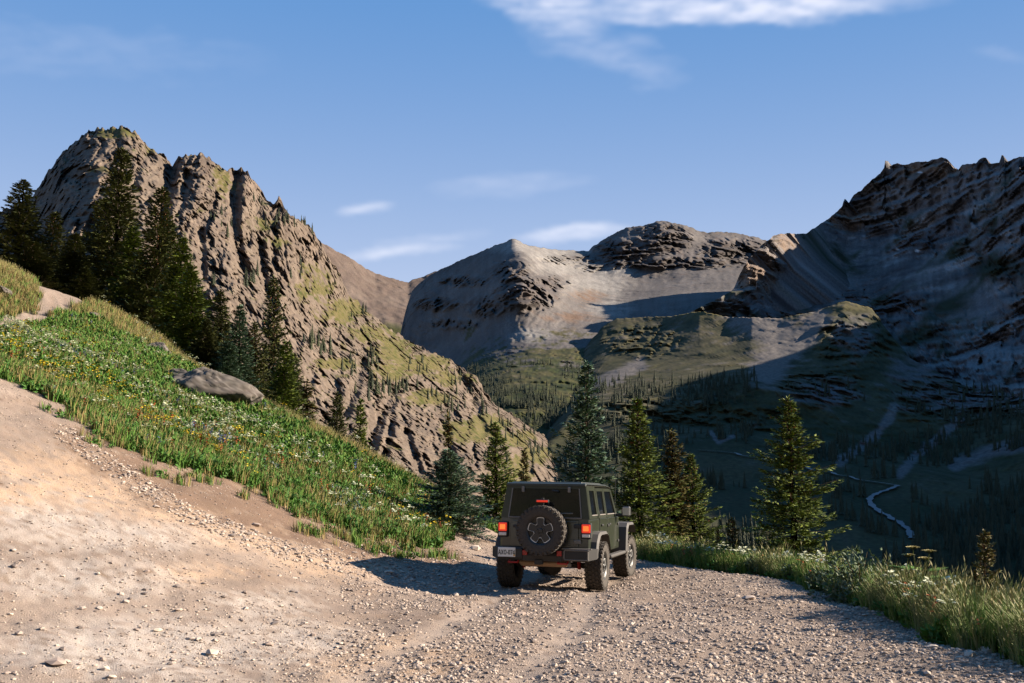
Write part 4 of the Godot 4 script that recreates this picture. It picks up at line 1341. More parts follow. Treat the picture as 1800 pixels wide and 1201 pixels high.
func cow_parsnip(g: RandomNumberGenerator, leaf: Material, petal: Material) -> void:
	var o := base("cow_parsnip", ground_at(5.6, 14.0))
	for q in [[-0.05, 0.88, 0.0], [0.13, 0.84, 0.1], [0.15, 0.72, -0.1], [-0.14, 0.78, 0.05]]:
		var v := PackedVector3Array()
		var n := PackedVector3Array()
		var c := PackedColorArray()
		var tip := Vector3(q[0], q[1], q[2])
		tube_into(v, n, c, [Vector3(q[0] * 0.2, -0.05, 0), Vector3(q[0] * 0.5, q[1] * 0.5, q[2] * 0.5), tip], [0.012, 0.010, 0.006], 6, Color(0.10, 0.13, 0.04))
		put("stem", mesh_of(v, n, PackedInt32Array(), c), leaf, o)
		var hv := PackedVector3Array()
		var hn := PackedVector3Array()
		var hc := PackedColorArray()
		for k in 60:
			var a := g.randf() * TAU
			var r := sqrt(g.randf()) * 0.075
			var at := tip + Vector3(cos(a) * r, 0.05 - r * r * 2.0, sin(a) * r)
			tube_into(hv, hn, hc, [tip, at], [0.002, 0.0015], 3, Color(0.12, 0.13, 0.04))
			for e in 2:
				kite(hv, hn, hc, at, Vector3(cos(a + e * 2.0), 0.3, sin(a + e * 2.0)).normalized(), Vector3(-sin(a + e * 2.0), 0, cos(a + e * 2.0)), 0.03, 0.012, Color(0.32, 0.26, 0.09) * g.randf_range(0.8, 1.2))
		put("flower_head", mesh_of(hv, hn, PackedInt32Array(), hc), petal, o)
	for k in 7:
		var a := k * 0.9 + 0.3
		var out := Vector3(cos(a), 0, sin(a))
		var stalk := out * g.randf_range(0.15, 0.32) + Vector3(0, g.randf_range(0.4, 0.72), 0)
		var v := PackedVector3Array()
		var n := PackedVector3Array()
		var c := PackedColorArray()
		tube_into(v, n, c, [Vector3(0, 0, 0), stalk], [0.008, 0.005], 4, Color(0.09, 0.13, 0.03))
		for e in 7:
			var b := a + (e - 3) * 0.42
			kite(v, n, c, stalk, Vector3(cos(b), 0.15 - 0.05 * absf(e - 3), sin(b)).normalized(), Vector3(-sin(b), 0, cos(b)), 0.24 - 0.025 * absf(e - 3), 0.07, Color(0.075, 0.145, 0.022) * g.randf_range(0.85, 1.15))
		put("leaf", mesh_of(v, n, PackedInt32Array(), c), leaf, o)
	tag(o, "cow parsnip with large green leaves and yellowish flat flower heads on the verge", "plant")

# ---------------------------------------------------------------- stones
func stone(sd: int, flat: float) -> ArrayMesh:
	var g := RandomNumberGenerator.new()
	g.seed = sd
	var t := 1.618
	var pts := [Vector3(-1, t, 0), Vector3(1, t, 0), Vector3(-1, -t, 0), Vector3(1, -t, 0), Vector3(0, -1, t), Vector3(0, 1, t), Vector3(0, -1, -t), Vector3(0, 1, -t), Vector3(t, 0, -1), Vector3(t, 0, 1), Vector3(-t, 0, -1), Vector3(-t, 0, 1)]
	for k in 12:
		pts[k] = pts[k].normalized() * g.randf_range(0.62, 1.15) * Vector3(1.0, flat, g.randf_range(0.75, 1.0))
	var f := [0, 11, 5, 0, 5, 1, 0, 1, 7, 0, 7, 10, 0, 10, 11, 1, 5, 9, 5, 11, 4, 11, 10, 2, 10, 7, 6, 7, 1, 8, 3, 9, 4, 3, 4, 2, 3, 2, 6, 3, 6, 8, 3, 8, 9, 4, 9, 5, 2, 4, 11, 6, 2, 10, 8, 6, 7, 9, 8, 1]
	var v := PackedVector3Array()
	var n := PackedVector3Array()
	for k in range(0, 60, 3):
		var a: Vector3 = pts[f[k]]
		var b: Vector3 = pts[f[k + 1]]
		var c: Vector3 = pts[f[k + 2]]
		var m := (b - a).cross(c - a).normalized()
		v.append_array([a, c, b])
		n.append_array([m, m, m])
	return mesh_of(v, n, PackedInt32Array())

func boulder(sd: int, rough: float) -> ArrayMesh:
	var g := RandomNumberGenerator.new()
	g.seed = sd
	var cuts := []
	for k in 22:
		cuts.append([Vector3(g.randfn(), g.randfn(), g.randfn()).normalized(), g.randf_range(0.68, 1.05)])
	var f2 := noise(sd + 1, 3.0, 0, 3)
	var f3 := noise(sd + 2, 1.4, 3)
	var nc := 65
	var nr := 34
	var v := PackedVector3Array()
	var c := PackedColorArray()
	for r in nr:
		for i in nc:
			var a := -TAU * (i % (nc - 1)) / (nc - 1)
			var e := lerpf(-PI / 2, PI / 2, float(r) / (nr - 1))
			var u := Vector3(cos(a) * cos(e), sin(e), sin(a) * cos(e))
			var far := 9.0
			for q in cuts:
				var along_ := u.dot(q[0])
				if along_ > 0.05:
					far = minf(far, q[1] / along_)
			v.append(u * (far * (1.0 + f3.get_noise_3dv(u * 2.0) * 0.05) + f2.get_noise_3dv(u * 1.6) * rough * 0.2))
			var k: float = f2.get_noise_3dv(u * 2.3)
			c.append(mix3(Color(0.060, 0.052, 0.047), Color(0.135, 0.12, 0.107), k * 1.8 + 0.4))
	var n := joined3([normal_rows(0, nr, v, nc, nr)])
	return mesh_of(v, n, grid_index(nc, nr), c)

func build_stones() -> void:
	var g := RandomNumberGenerator.new()
	g.seed = 900
	var kinds := []
	for k in 6:
		kinds.append(stone(60 + k, [0.6, 0.75, 0.5, 0.9, 0.65, 0.55][k]))
	var tones := []
	for t in [Color(0.34, 0.28, 0.24), Color(0.26, 0.205, 0.175), Color(0.42, 0.35, 0.29), Color(0.17, 0.14, 0.125)]:
		var m := flat_mat(lin(t.r, t.g, t.b), 0.95)
		m.metallic_specular = 0.25
		tones.append(m)
	var bed := []
	for k in 6:
		bed.append([[], PackedColorArray()])
	var m := tint_mat(0.95)
	m.metallic_specular = 0.25
	var berm := [Vector2(110, 760), Vector2(240, 850), Vector2(330, 905), Vector2(480, 962), Vector2(640, 1000), Vector2(760, 1022), Vector2(850, 1020)]
	for k in 200000:
		var d := 6.6 + 21.0 * pow(g.randf(), 1.5)
		var x := g.randf_range(-0.60, 0.56) * d
		if x > verge_x(d) + 0.25:
			continue
		var p := ground_at(x, d)
		var s := proj(p)
		if s.y > 1260 or s.x < -30 or s.x > 1830 or meadow(x, d, s) > 0.6:
			continue
		var dense := clampf(0.60 + (s.x - 150.0) / 1500.0 + gn.d.get_noise_2d(x * 2.0, d * 2.0) * 1.3, 0.22, 1.0)
		var line := s.x < 870 and s.y > 740 and near_line(s, berm) < 16.0
		dense *= 1.0 - 0.75 * track(x, d)
		if line:
			dense = 1.0
		if g.randf() > dense:
			continue
		var size := 0.0052 + 0.030 * pow(g.randf(), 6.0) + d * 0.0002
		if s.x < 600.0 and not line:
			size *= 0.62
		if line:
			size *= 1.4
		var b := Basis(Vector3.UP, g.randf() * TAU).scaled(Vector3.ONE * size * Vector3(g.randf_range(0.7, 1.3), g.randf_range(0.6, 1.1), 1.0))
		var which := k % 6
		bed[which][0].append(Transform3D(b, p + Vector3(0, size * 0.2, 0)))
		var c := mix3(Color(0.23, 0.182, 0.150), Color(0.385, 0.318, 0.268), g.randf())
		if g.randf() < 0.18:
			c = Color(0.15, 0.12, 0.105)
		bed[which][1].append(c)
	var n := 0
	for k in 6:
		n += bed[k][0].size()
		scatter("road_gravel", kinds[k], m, bed[k][0], bed[k][1], "loose grey and tan gravel strewn over the dirt road", "gravel")
	# stones large enough to pick out
	var made := 0
	while made < 285:
		var px := g.randf_range(0, 1780)
		var py := g.randf_range(1000, 1200) if g.randf() < 0.8 else g.randf_range(860, 1000)
		if made < 60:
			var at: float = g.randf() * (berm.size() - 1.01)
			var q: Vector2 = berm[int(at)].lerp(berm[int(at) + 1], at - int(at)) + Vector2(g.randfn(), g.randfn()) * 9.0
			px = q.x
			py = q.y
		var p := ground_px(px, py, 6.0, 30.0)
		if p == Vector3.INF or meadow(p.x, -p.z, Vector2(px, py)) > 0.3 or (absf(px - 970) < 150 and py < 1035):
			continue
		var o := put("stone", kinds[g.randi() % 6], tones[g.randi() % 4])
		var s := g.randf_range(0.024, 0.047) * (1.5 if g.randf() < 0.15 else 1.0)
		o.scale = Vector3(s * g.randf_range(0.8, 1.4), s * g.randf_range(0.6, 1.0), s)
		o.rotation = Vector3(g.randf_range(-0.2, 0.2), g.randf() * TAU, g.randf_range(-0.2, 0.2))
		o.position = p + Vector3(0, s * 0.22, 0)
		tag(o, "small angular stone lying loose on the dirt road", "stone", "loose stones on the road")
		made += 1
	for q in [[372, 1152, 0.085, 2, 0.9, "pale blocky stone with a lit top, alone in the left foreground"], [378, 1120, 0.075, 3, 0.45, "dark flat stone just behind the pale blocky stone"], [450, 928, 0.11, 1, 0.6, "grey stone on the orange bank below the meadow"], [408, 945, 0.075, 3, 0.6, "dark stone on the orange bank left of the grey one"], [1318, 1053, 0.12, 0, 0.45, "flat pale slab by the verge right of the vehicle"], [1200, 1130, 0.085, 1, 0.6, "brown stone in the gravel right of the picture's middle"], [1640, 1140, 0.09, 2, 0.6, "tan stone at the foot of the right verge"], [1735, 1148, 0.10, 2, 0.6, "tan stone in the grass near the lower right corner"], [683, 1008, 0.10, 2, 0.7, "pale stone at the tip of the vehicle's shadow"], [100, 1170, 0.11, 1, 0.5, "brown stone near the lower left corner"], [835, 968, 0.16, 2, 0.7, "pale rock at the meadow's lower end beside the vehicle"], [822, 950, 0.13, 0, 0.7, "grey rock on the bank edge behind the pale rock"]]:
		var p := ground_px(q[0], q[1], 6.0, 34.0)
		if p == Vector3.INF:
			continue
		var o := put("rock", kinds[(q[0] as int) % 6], tones[q[3]])
		o.scale = Vector3(q[2], q[2] * q[4], q[2])
		o.rotation.y = g.randf() * TAU
		o.position = p + Vector3(0, q[2] * q[4] * 0.35, 0)
		tag(o, q[5], "rock")
	var rough := tint_mat(0.95)
	rough.metallic_specular = 0.25
	for q in [[376, 722, 30.0, 1.35, 0.66, 0.9, 81, "big grey boulder lying in the flower meadow"], [308, 690, 31.0, 0.42, 0.22, 0.4, 82, "low brown rock just left of the big grey boulder"], [276, 622, 37.0, 0.42, 0.42, 0.5, 83, "tan rock outcrop on the mound's right shoulder"], [168, 551, 40.0, 0.34, 0.17, 0.3, 84, "small white rock on top of the mound"], [6, 565, 39.0, 0.30, 0.2, 0.3, 85, "pale rock beside the upper road at the left edge"]]:
		var p := pt(q[0], q[1], q[2])
		p.y = ground_y(p.x, q[2])
		var o := put("boulder", boulder(q[6], 0.42), rough)
		o.scale = Vector3(q[3], q[4], q[5])
		o.position = p + Vector3(0, q[4] * 0.45, 0)
		o.rotation = Vector3(0, 0.4, -0.22)
		tag(o, q[7], "boulder")

# ---------------------------------------------------------------- the off-road vehicle
# own axes: x right, y up, z backwards; the rear axle is at z = 0, the front axle at z = -3.0
class Shape:
	var v := PackedVector3Array()
	var n := PackedVector3Array()

	func tri(a: Vector3, b: Vector3, c: Vector3, out: Vector3) -> void:
		var m := (b - a).cross(c - a)
		if m.length_squared() < 1e-14:
			return
		m = m.normalized()
		if m.dot(out) < 0.0:
			m = -m
			v.append_array([a, b, c])
		else:
			v.append_array([a, c, b])
		n.append_array([m, m, m])

	func face(pts: Array, centre: Vector3) -> void:
		var mid := Vector3.ZERO
		for p in pts:
			mid += p / pts.size()
		for k in range(1, pts.size() - 1):
			tri(pts[0], pts[k], pts[k + 1], mid - centre)

	# eight corners: bottom ring, top ring
	func hexa(p: Array) -> void:
		var c := Vector3.ZERO
		for q in p:
			c += q / 8.0
		for f in [[0, 1, 2, 3], [4, 5, 6, 7], [0, 1, 5, 4], [1, 2, 6, 5], [2, 3, 7, 6], [3, 0, 4, 7]]:
			face([p[f[0]], p[f[1]], p[f[2]], p[f[3]]], c)

	func box(at: Vector3, size: Vector3, bevel := 0.0, turn := Basis()) -> void:
		var h := size * 0.5
		var b := minf(bevel, minf(h.x, minf(h.y, h.z)) * 0.9)
		var q := {}
		for sx in [-1, 1]:
			for sy in [-1, 1]:
				for sz in [-1, 1]:
					q[[sx, sy, sz]] = [at + turn * Vector3(sx * h.x, sy * (h.y - b), sz * (h.z - b)), at + turn * Vector3(sx * (h.x - b), sy * h.y, sz * (h.z - b)), at + turn * Vector3(sx * (h.x - b), sy * (h.y - b), sz * h.z)]
		for s in [-1, 1]:
			face([q[[s, -1, -1]][0], q[[s, 1, -1]][0], q[[s, 1, 1]][0], q[[s, -1, 1]][0]], at)
			face([q[[-1, s, -1]][1], q[[1, s, -1]][1], q[[1, s, 1]][1], q[[-1, s, 1]][1]], at)
			face([q[[-1, -1, s]][2], q[[1, -1, s]][2], q[[1, 1, s]][2], q[[-1, 1, s]][2]], at)
		if b > 0.0:
			for s in [-1, 1]:
				for t in [-1, 1]:
					face([q[[s, t, -1]][0], q[[s, t, 1]][0], q[[s, t, 1]][1], q[[s, t, -1]][1]], at)
					face([q[[s, -1, t]][0], q[[s, 1, t]][0], q[[s, 1, t]][2], q[[s, -1, t]][2]], at)
					face([q[[-1, s, t]][1], q[[1, s, t]][1], q[[1, s, t]][2], q[[-1, s, t]][2]], at)
					for u in [-1, 1]:
						face([q[[s, t, u]][0], q[[s, t, u]][1], q[[s, t, u]][2]], at)

	# outline in (z, y), pulled from x0 to x1, its rim cut back by a bevel
	func prism(poly: PackedVector2Array, x0: float, x1: float, bevel := 0.0) -> void:
		if Geometry2D.is_polygon_clockwise(poly):
			poly.reverse()
		var inner := poly
		if bevel > 0.0:
			inner = PackedVector2Array()
			for k in poly.size():
				var a := (poly[k] - poly[k - 1]).normalized()
				var b := (poly[(k + 1) % poly.size()] - poly[k]).normalized()
				var na := Vector2(-a.y, a.x)
				var nb := Vector2(-b.y, b.x)
				inner.append(poly[k] + (na + nb) / maxf(1.0 + na.dot(nb), 0.4) * bevel)
		var ix := Geometry2D.triangulate_polygon(inner)
		for end in [[x0, -1.0], [x1, 1.0]]:
			for k in range(0, ix.size(), 3):
				tri(Vector3(end[0], inner[ix[k]].y, inner[ix[k]].x), Vector3(end[0], inner[ix[k + 1]].y, inner[ix[k + 1]].x), Vector3(end[0], inner[ix[k + 2]].y, inner[ix[k + 2]].x), Vector3(end[1] * signf(x1 - x0), 0, 0))
		var b0 := x0 + bevel * signf(x1 - x0)
		var b1 := x1 - bevel * signf(x1 - x0)
		for k in poly.size():
			var j := (k + 1) % poly.size()
			var e := poly[j] - poly[k]
			var out := Vector3(0, -e.x, e.y)
			ring(poly[k], poly[j], b0, poly[k], poly[j], b1, out)
			if bevel > 0.0:
				ring(inner[k], inner[j], x0, poly[k], poly[j], b0, out + Vector3(signf(x0 - x1) * e.length(), 0, 0))
				ring(poly[k], poly[j], b1, inner[k], inner[j], x1, out + Vector3(signf(x1 - x0) * e.length(), 0, 0))

	func ring(a: Vector2, b: Vector2, xa: float, c: Vector2, d: Vector2, xb: float, out: Vector3) -> void:
		var p := [Vector3(xa, a.y, a.x), Vector3(xa, b.y, b.x), Vector3(xb, d.y, d.x), Vector3(xb, c.y, c.x)]
		tri(p[0], p[1], p[2], out)
		tri(p[0], p[2], p[3], out)

	# profile of (radius, x) turned about the x axis, smooth
	func lathe(profile: Array, sides: int) -> void:
		for i in profile.size() - 1:
			var a: Vector2 = profile[i]
			var b: Vector2 = profile[i + 1]
			var t := (b - a).normalized()
			var nr := -t.y
			var nx := t.x
			for k in sides:
				var t0 := TAU * k / sides
				var t1 := TAU * (k + 1) / sides
				var e0 := Vector3(0, cos(t0), sin(t0))
				var e1 := Vector3(0, cos(t1), sin(t1))
				var q := [e0 * a.x + Vector3(a.y, 0, 0), e1 * a.x + Vector3(a.y, 0, 0), e1 * b.x + Vector3(b.y, 0, 0), e0 * b.x + Vector3(b.y, 0, 0)]
				var m0 := e0 * nr + Vector3(nx, 0, 0)
				var m1 := e1 * nr + Vector3(nx, 0, 0)
				var flip := 1.0
				if (q[1] - q[0]).cross(q[2] - q[0]).dot(m0 + m1) + (q[2] - q[0]).cross(q[3] - q[0]).dot(m0 + m1) > 0.0:
					for w in [0, 2, 1, 0, 3, 2]:
						v.append(q[w])
						n.append(m0 if w == 0 or w == 3 else m1)
				else:
					for w in [0, 1, 2, 0, 2, 3]:
						v.append(q[w])
						n.append(m0 if w == 0 or w == 3 else m1)

	func tube(pts: Array, r: float, sides := 8) -> void:
		for i in pts.size() - 1:
			var dir: Vector3 = (pts[i + 1] - pts[i]).normalized()
			var a := dir.cross(Vector3(0.31, 0.93, 0.2)).normalized()
			var b := dir.cross(a)
			for k in sides:
				var t0 := TAU * k / sides
				var t1 := TAU * (k + 1) / sides
				var e0 := (a * cos(t0) + b * sin(t0)) * r
				var e1 := (a * cos(t1) + b * sin(t1)) * r
				tri(pts[i] + e0, pts[i] + e1, pts[i + 1] + e1, e0 + e1)
				tri(pts[i] + e0, pts[i + 1] + e1, pts[i + 1] + e0, e0 + e1)
			for end in [[pts[i], -dir], [pts[i + 1], dir]]:
				for k in sides:
					var t0 := TAU * k / sides
					var t1 := TAU * (k + 1) / sides
					tri(end[0], end[0] + (a * cos(t0) + b * sin(t0)) * r, end[0] + (a * cos(t1) + b * sin(t1)) * r, end[1])

func piece(called: String, s: Shape, mat: Material, parent: Node) -> MeshInstance3D:
	return put(called, mesh_of(s.v, s.n, PackedInt32Array()), mat, parent)

func block(called: String, at: Vector3, size: Vector3, mat: Material, parent: Node, bevel := 0.008) -> MeshInstance3D:
	var s := Shape.new()
	s.box(at, size, bevel)
	return piece(called, s, mat, parent)

func hull(c: Color, rough: float, coat := 0.0) -> StandardMaterial3D:
	var m := flat_mat(c, rough)
	if coat > 0.0:
		m.clearcoat_enabled = true
		m.clearcoat = coat
		m.clearcoat_roughness = 0.12
	return m

func side_x(y: float) -> float:
	return 0.785 - maxf(0.0, y - 1.24) / 0.56 * 0.085

# a bar of the cabin side between two lengths and two heights, z0a/z1a at the foot and z0b/z1b at the head
func cabin_bar(s: Shape, sgn: float, z0a: float, z1a: float, z0b: float, z1b: float, y0: float, y1: float, thick := 0.045) -> void:
	var a := side_x(y0)
	var b := side_x(y1)
	s.hexa([Vector3(sgn * a, y0, z0a), Vector3(sgn * a, y0, z1a), Vector3(sgn * (a - thick), y0, z1a), Vector3(sgn * (a - thick), y0, z0a), Vector3(sgn * b, y1, z0b), Vector3(sgn * b, y1, z1b), Vector3(sgn * (b - thick), y1, z1b), Vector3(sgn * (b - thick), y1, z0b)])

var wheel_parts := {}

func make_wheel_meshes() -> void:
	# tyre: carcass turned on a lathe, tread blocks set on it
	var t := Shape.new()
	t.lathe([Vector2(0.235, -0.115), Vector2(0.255, -0.138), Vector2(0.31, -0.150), Vector2(0.365, -0.148), Vector2(0.395, -0.132), Vector2(0.402, -0.10), Vector2(0.404, 0.0), Vector2(0.402, 0.10), Vector2(0.395, 0.132), Vector2(0.365, 0.148), Vector2(0.31, 0.150), Vector2(0.255, 0.138), Vector2(0.235, 0.115)], 48)
	for k in 30:
		var a := TAU * k / 30.0
		for row in [[-0.122, 0.052, 0.0, 0.06], [-0.058, 0.054, 0.5, 0.056], [0.004, 0.048, 0.15, 0.056], [0.062, 0.054, 0.6, 0.056], [0.122, 0.052, 0.25, 0.06]]:
			var b: float = a + row[2] * TAU / 30.0
			var turn := Basis(Vector3(1, 0, 0), b) * Basis(Vector3(0, 1, 0), 0.35 * signf(row[0]))
			t.box(Basis(Vector3(1, 0, 0), b) * Vector3(row[0], 0.407, 0), Vector3(row[1], 0.026, row[3]), 0.004, turn)
		for sd in [-1.0, 1.0]:
			var b: float = a + 0.25 * TAU / 30.0
			t.box(Basis(Vector3(1, 0, 0), b) * Vector3(sd * 0.146, 0.380, 0), Vector3(0.016, 0.045, 0.04), 0.004, Basis(Vector3(1, 0, 0), b))
	wheel_parts.tyre = mesh_of(t.v, t.n, PackedInt32Array())
	var r := Shape.new()
	r.lathe([Vector2(0.236, -0.11), Vector2(0.215, -0.09), Vector2(0.215, 0.03), Vector2(0.222, 0.10), Vector2(0.248, 0.118), Vector2(0.240, 0.126), Vector2(0.224, 0.112)], 40)
	r.lathe([Vector2(0.224, 0.060), Vector2(0.14, 0.050), Vector2(0.09, 0.055), Vector2(0.001, 0.055)], 40)
	wheel_parts.rim = mesh_of(r.v, r.n, PackedInt32Array())
	# five-armed face: dark plate with a bright machined outline
	var line := []
	for k in 100:
		var a := TAU * k / 100.0
		var w := cos(5.0 * a)
		var rr := 0.172 + 0.050 * clampf(w * 2.4 + 0.75, -1.0, 1.0)
		line.append(Vector2(sin(a), cos(a)) * rr)
	var f := Shape.new()
	f.prism(PackedVector2Array(line), 0.085, 0.100, 0.004)
	wheel_parts.plate = mesh_of(f.v, f.n, PackedInt32Array())
	var o := Shape.new()
	for k in 100:
		var p: Vector2 = line[k]
		var q: Vector2 = line[(k + 1) % 100]
		var pi2 := p * 0.945
		var qi := q * 0.945
		o.hexa([Vector3(0.096, p.y, p.x), Vector3(0.096, q.y, q.x), Vector3(0.096, qi.y, qi.x), Vector3(0.096, pi2.y, pi2.x), Vector3(0.106, p.y, p.x), Vector3(0.106, q.y, q.x), Vector3(0.106, qi.y, qi.x), Vector3(0.106, pi2.y, pi2.x)])
	wheel_parts.outline = mesh_of(o.v, o.n, PackedInt32Array())
	var h := Shape.new()
	h.lathe([Vector2(0.042, 0.09), Vector2(0.040, 0.118), Vector2(0.030, 0.126), Vector2(0.001, 0.127)], 20)
	wheel_parts.hub = mesh_of(h.v, h.n, PackedInt32Array())
	var pocket := Shape.new()
	pocket.box(Vector3(0.098, 0.115, 0), Vector3(0.008, 0.062, 0.050), 0.006)
	wheel_parts.pocket = mesh_of(pocket.v, pocket.n, PackedInt32Array())
	var nut := Shape.new()
	nut.lathe([Vector2(0.011, 0.09), Vector2(0.011, 0.116), Vector2(0.001, 0.118)], 6)
	wheel_parts.nut = mesh_of(nut.v, nut.n, PackedInt32Array())

func wheel(called: String, at: Vector3, turn: float, parent: Node, m: Dictionary) -> Node3D:
	var o := Node3D.new()
	o.name = called
	parent.add_child(o, true)
	o.position = at
	o.rotation.y = turn
	put("tyre", wheel_parts.tyre, m.rubber, o)
	put("rim", wheel_parts.rim, m.rim, o)
	put("spoke_plate", wheel_parts.plate, m.rim, o)
	put("spoke_outline", wheel_parts.outline, m.outline, o)
	put("hub_cap", wheel_parts.hub, m.rim, o)
	for k in 5:
		var n := put("wheel_nut", wheel_parts.nut, m.trim, o)
		var a := TAU * (k + 0.0) / 5.0
		n.position = Vector3(0, cos(a) * 0.062, sin(a) * 0.062)
		var w := put("spoke_recess", wheel_parts.pocket, m.black, o)
		w.rotation.x = TAU * (k + 0.5) / 5.0
	return o

func build_vehicle() -> void:
	var m := {}
	m.paint = hull(lin(0.021, 0.026, 0.012), 0.4, 0.6)
	m.paint.albedo_color = lin(0.021, 0.027, 0.012)
	m.paint.albedo_texture = grain(512, 0.012, 0.72, 1.0, 61)
	m.paint.uv1_triplanar = true
	m.rubber_grain = grain(256, 0.05, 0.6, 1.0, 62)
	m.top = hull(lin(0.020, 0.023, 0.016), 0.5, 0.3)
	m.black = hull(lin(0.012, 0.012, 0.012), 0.6)
	m.trim = hull(lin(0.045, 0.040, 0.036), 0.7)
	m.bumper = hull(lin(0.022, 0.020, 0.019), 0.65)
	m.bumper_trim = hull(lin(0.15, 0.135, 0.12), 0.6)
	m.rubber = hull(lin(0.052, 0.044, 0.037), 0.95)
	m.rubber.albedo_color = lin(0.075, 0.063, 0.052)
	m.rubber.albedo_texture = m.rubber_grain
	m.rubber.uv1_triplanar = true
	m.rubber.uv1_scale = Vector3.ONE * 2.0
	m.rim = hull(lin(0.020, 0.020, 0.020), 0.45)
	m.silver = flat_mat(lin(0.55, 0.55, 0.54), 0.38, 0.7)
	m.outline = flat_mat(lin(0.62, 0.61, 0.58), 0.4)
	m.under = hull(lin(0.040, 0.034, 0.028), 0.85)
	m.dusty = hull(lin(0.26, 0.17, 0.10), 0.8, 0.0)
	m.red = hull(lin(0.30, 0.012, 0.008), 0.35)
	m.cloth = hull(lin(0.018, 0.018, 0.020), 0.9)
	m.glass = StandardMaterial3D.new()
	m.glass.transparency = BaseMaterial3D.TRANSPARENCY_ALPHA
	m.glass.albedo_color = lin(0.006, 0.007, 0.008, 0.72)
	m.glass.roughness = 0.04
	m.clear = StandardMaterial3D.new()
	m.clear.albedo_color = lin(0.55, 0.53, 0.50)
	m.clear.roughness = 0.15
	m.plate = flat_mat(lin(0.62, 0.62, 0.60), 0.5)
	m.ink = flat_mat(lin(0.012, 0.016, 0.014), 0.6)
	m.lamp = flat_mat(lin(0.55, 0.02, 0.01), 0.2)
	m.lamp.emission_enabled = true
	m.lamp.emission = lin(1.0, 0.055, 0.015)
	m.lamp.emission_energy_multiplier = 0.15
	m.lamp_hot = flat_mat(lin(0.8, 0.2, 0.04), 0.2)
	m.lamp_hot.emission_enabled = true
	m.lamp_hot.emission = lin(1.0, 0.20, 0.03)
	m.lamp_hot.emission_energy_multiplier = 0.28
	make_wheel_meshes()

	var car := base("off_road_vehicle", Vector3.ZERO)
	tag(car, "dark green boxy off-road vehicle with a spare wheel on its back, seen from behind", "car")
	# stance: the four contact patches rest on the road
	var yaw := deg_to_rad(-15.5)
	var turn := Basis(Vector3.UP, yaw)
	var rear := Vector3(0.73, 0, -18.0)
	var hs := []
	for q in [Vector3(-0.79, 0, 0), Vector3(0.79, 0, 0), Vector3(-0.79, 0, -3.0), Vector3(0.79, 0, -3.0)]:
		var w: Vector3 = rear + turn * q
		hs.append(Vector3(w.x, ground_y(w.x, -w.z), w.z))
	var back: Vector3 = (hs[0] + hs[1]) * 0.5
	var front: Vector3 = (hs[2] + hs[3]) * 0.5
	var right: Vector3 = (hs[1] - hs[0] + hs[3] - hs[2]).normalized()
	var zax := (back - front).normalized()
	var yax := zax.cross(right).normalized()
	car.transform = Transform3D(Basis(yax.cross(zax).normalized(), yax, zax), (back + front) * 0.5 + zax * 1.5 + yax * 0.004)

	# tub
	var s := Shape.new()
	s.prism(PackedVector2Array([Vector2(0.70, 0.68), Vector2(0.70, 1.24), Vector2(-2.30, 1.24), Vector2(-2.30, 0.62), Vector2(-0.66, 0.62), Vector2(-0.56, 0.84), Vector2(-0.40, 0.96), Vector2(0.36, 0.96), Vector2(0.50, 0.84), Vector2(0.58, 0.68)]), -0.79, 0.79, 0.022)
	piece("tub", s, m.paint, car)
	s = Shape.new()
	s.prism(PackedVector2Array([Vector2(-2.28, 1.235), Vector2(-2.45, 1.235), Vector2(-3.50, 1.13), Vector2(-3.58, 1.06), Vector2(-3.58, 0.74), Vector2(-2.28, 0.74)]), -0.62, 0.62, 0.03)
	piece("hood", s, m.paint, car)
	block("grille", Vector3(0, 0.90, -3.60), Vector3(1.18, 0.36, 0.05), m.paint, car, 0.02)
	for sg in [-1.0, 1.0]:
		var lamp := Shape.new()
		lamp.lathe([Vector2(0.095, 0.0), Vector2(0.09, 0.03), Vector2(0.001, 0.045)], 24)
		var l := piece("headlight", lamp, m.clear, car)
		l.position = Vector3(sg * 0.46, 0.93, -3.62)
		l.rotation.y = PI / 2
	block("front_bumper", Vector3(0, 0.60, -3.78), Vector3(1.62, 0.20, 0.16), m.bumper, car, 0.03)
	# hard top, windscreen frame
	s = Shape.new()
	for sg in [-1.0, 1.0]:
		cabin_bar(s, sg, 0.44, 0.685, 0.40, 0.615, 1.24, 1.80)
		cabin_bar(s, sg, -0.17, 0.45, -0.17, 0.45, 1.24, 1.30)
		cabin_bar(s, sg, -0.17, -0.03, -0.17, -0.03, 1.24, 1.80)
		cabin_bar(s, sg, -0.05, 0.44, -0.05, 0.42, 1.725, 1.80)
		var a := side_x(1.24)
		var b := side_x(1.80)
		s.hexa([Vector3(sg * a, 1.24, 0.702), Vector3(sg * 0.655, 1.24, 0.702), Vector3(sg * 0.655, 1.24, 0.64), Vector3(sg * a, 1.24, 0.64), Vector3(sg * b, 1.80, 0.622), Vector3(sg * 0.60, 1.80, 0.622), Vector3(sg * 0.60, 1.80, 0.56), Vector3(sg * b, 1.80, 0.56)])
	s.hexa([Vector3(-0.66, 1.745, 0.630), Vector3(0.66, 1.745, 0.630), Vector3(0.66, 1.745, 0.57), Vector3(-0.66, 1.745, 0.57), Vector3(-0.66, 1.80, 0.622), Vector3(0.66, 1.80, 0.622), Vector3(0.66, 1.80, 0.56), Vector3(-0.66, 1.80, 0.56)])
	piece("hard_top", s, m.paint, car)
	s = Shape.new()
	s.prism(PackedVector2Array([Vector2(0.645, 1.795), Vector2(0.640, 1.835), Vector2(0.60, 1.850), Vector2(-1.25, 1.845), Vector2(-1.62, 1.815), Vector2(-1.80, 1.765), Vector2(-1.80, 1.74), Vector2(-1.66, 1.795)]), -0.715, 0.715, 0.02)
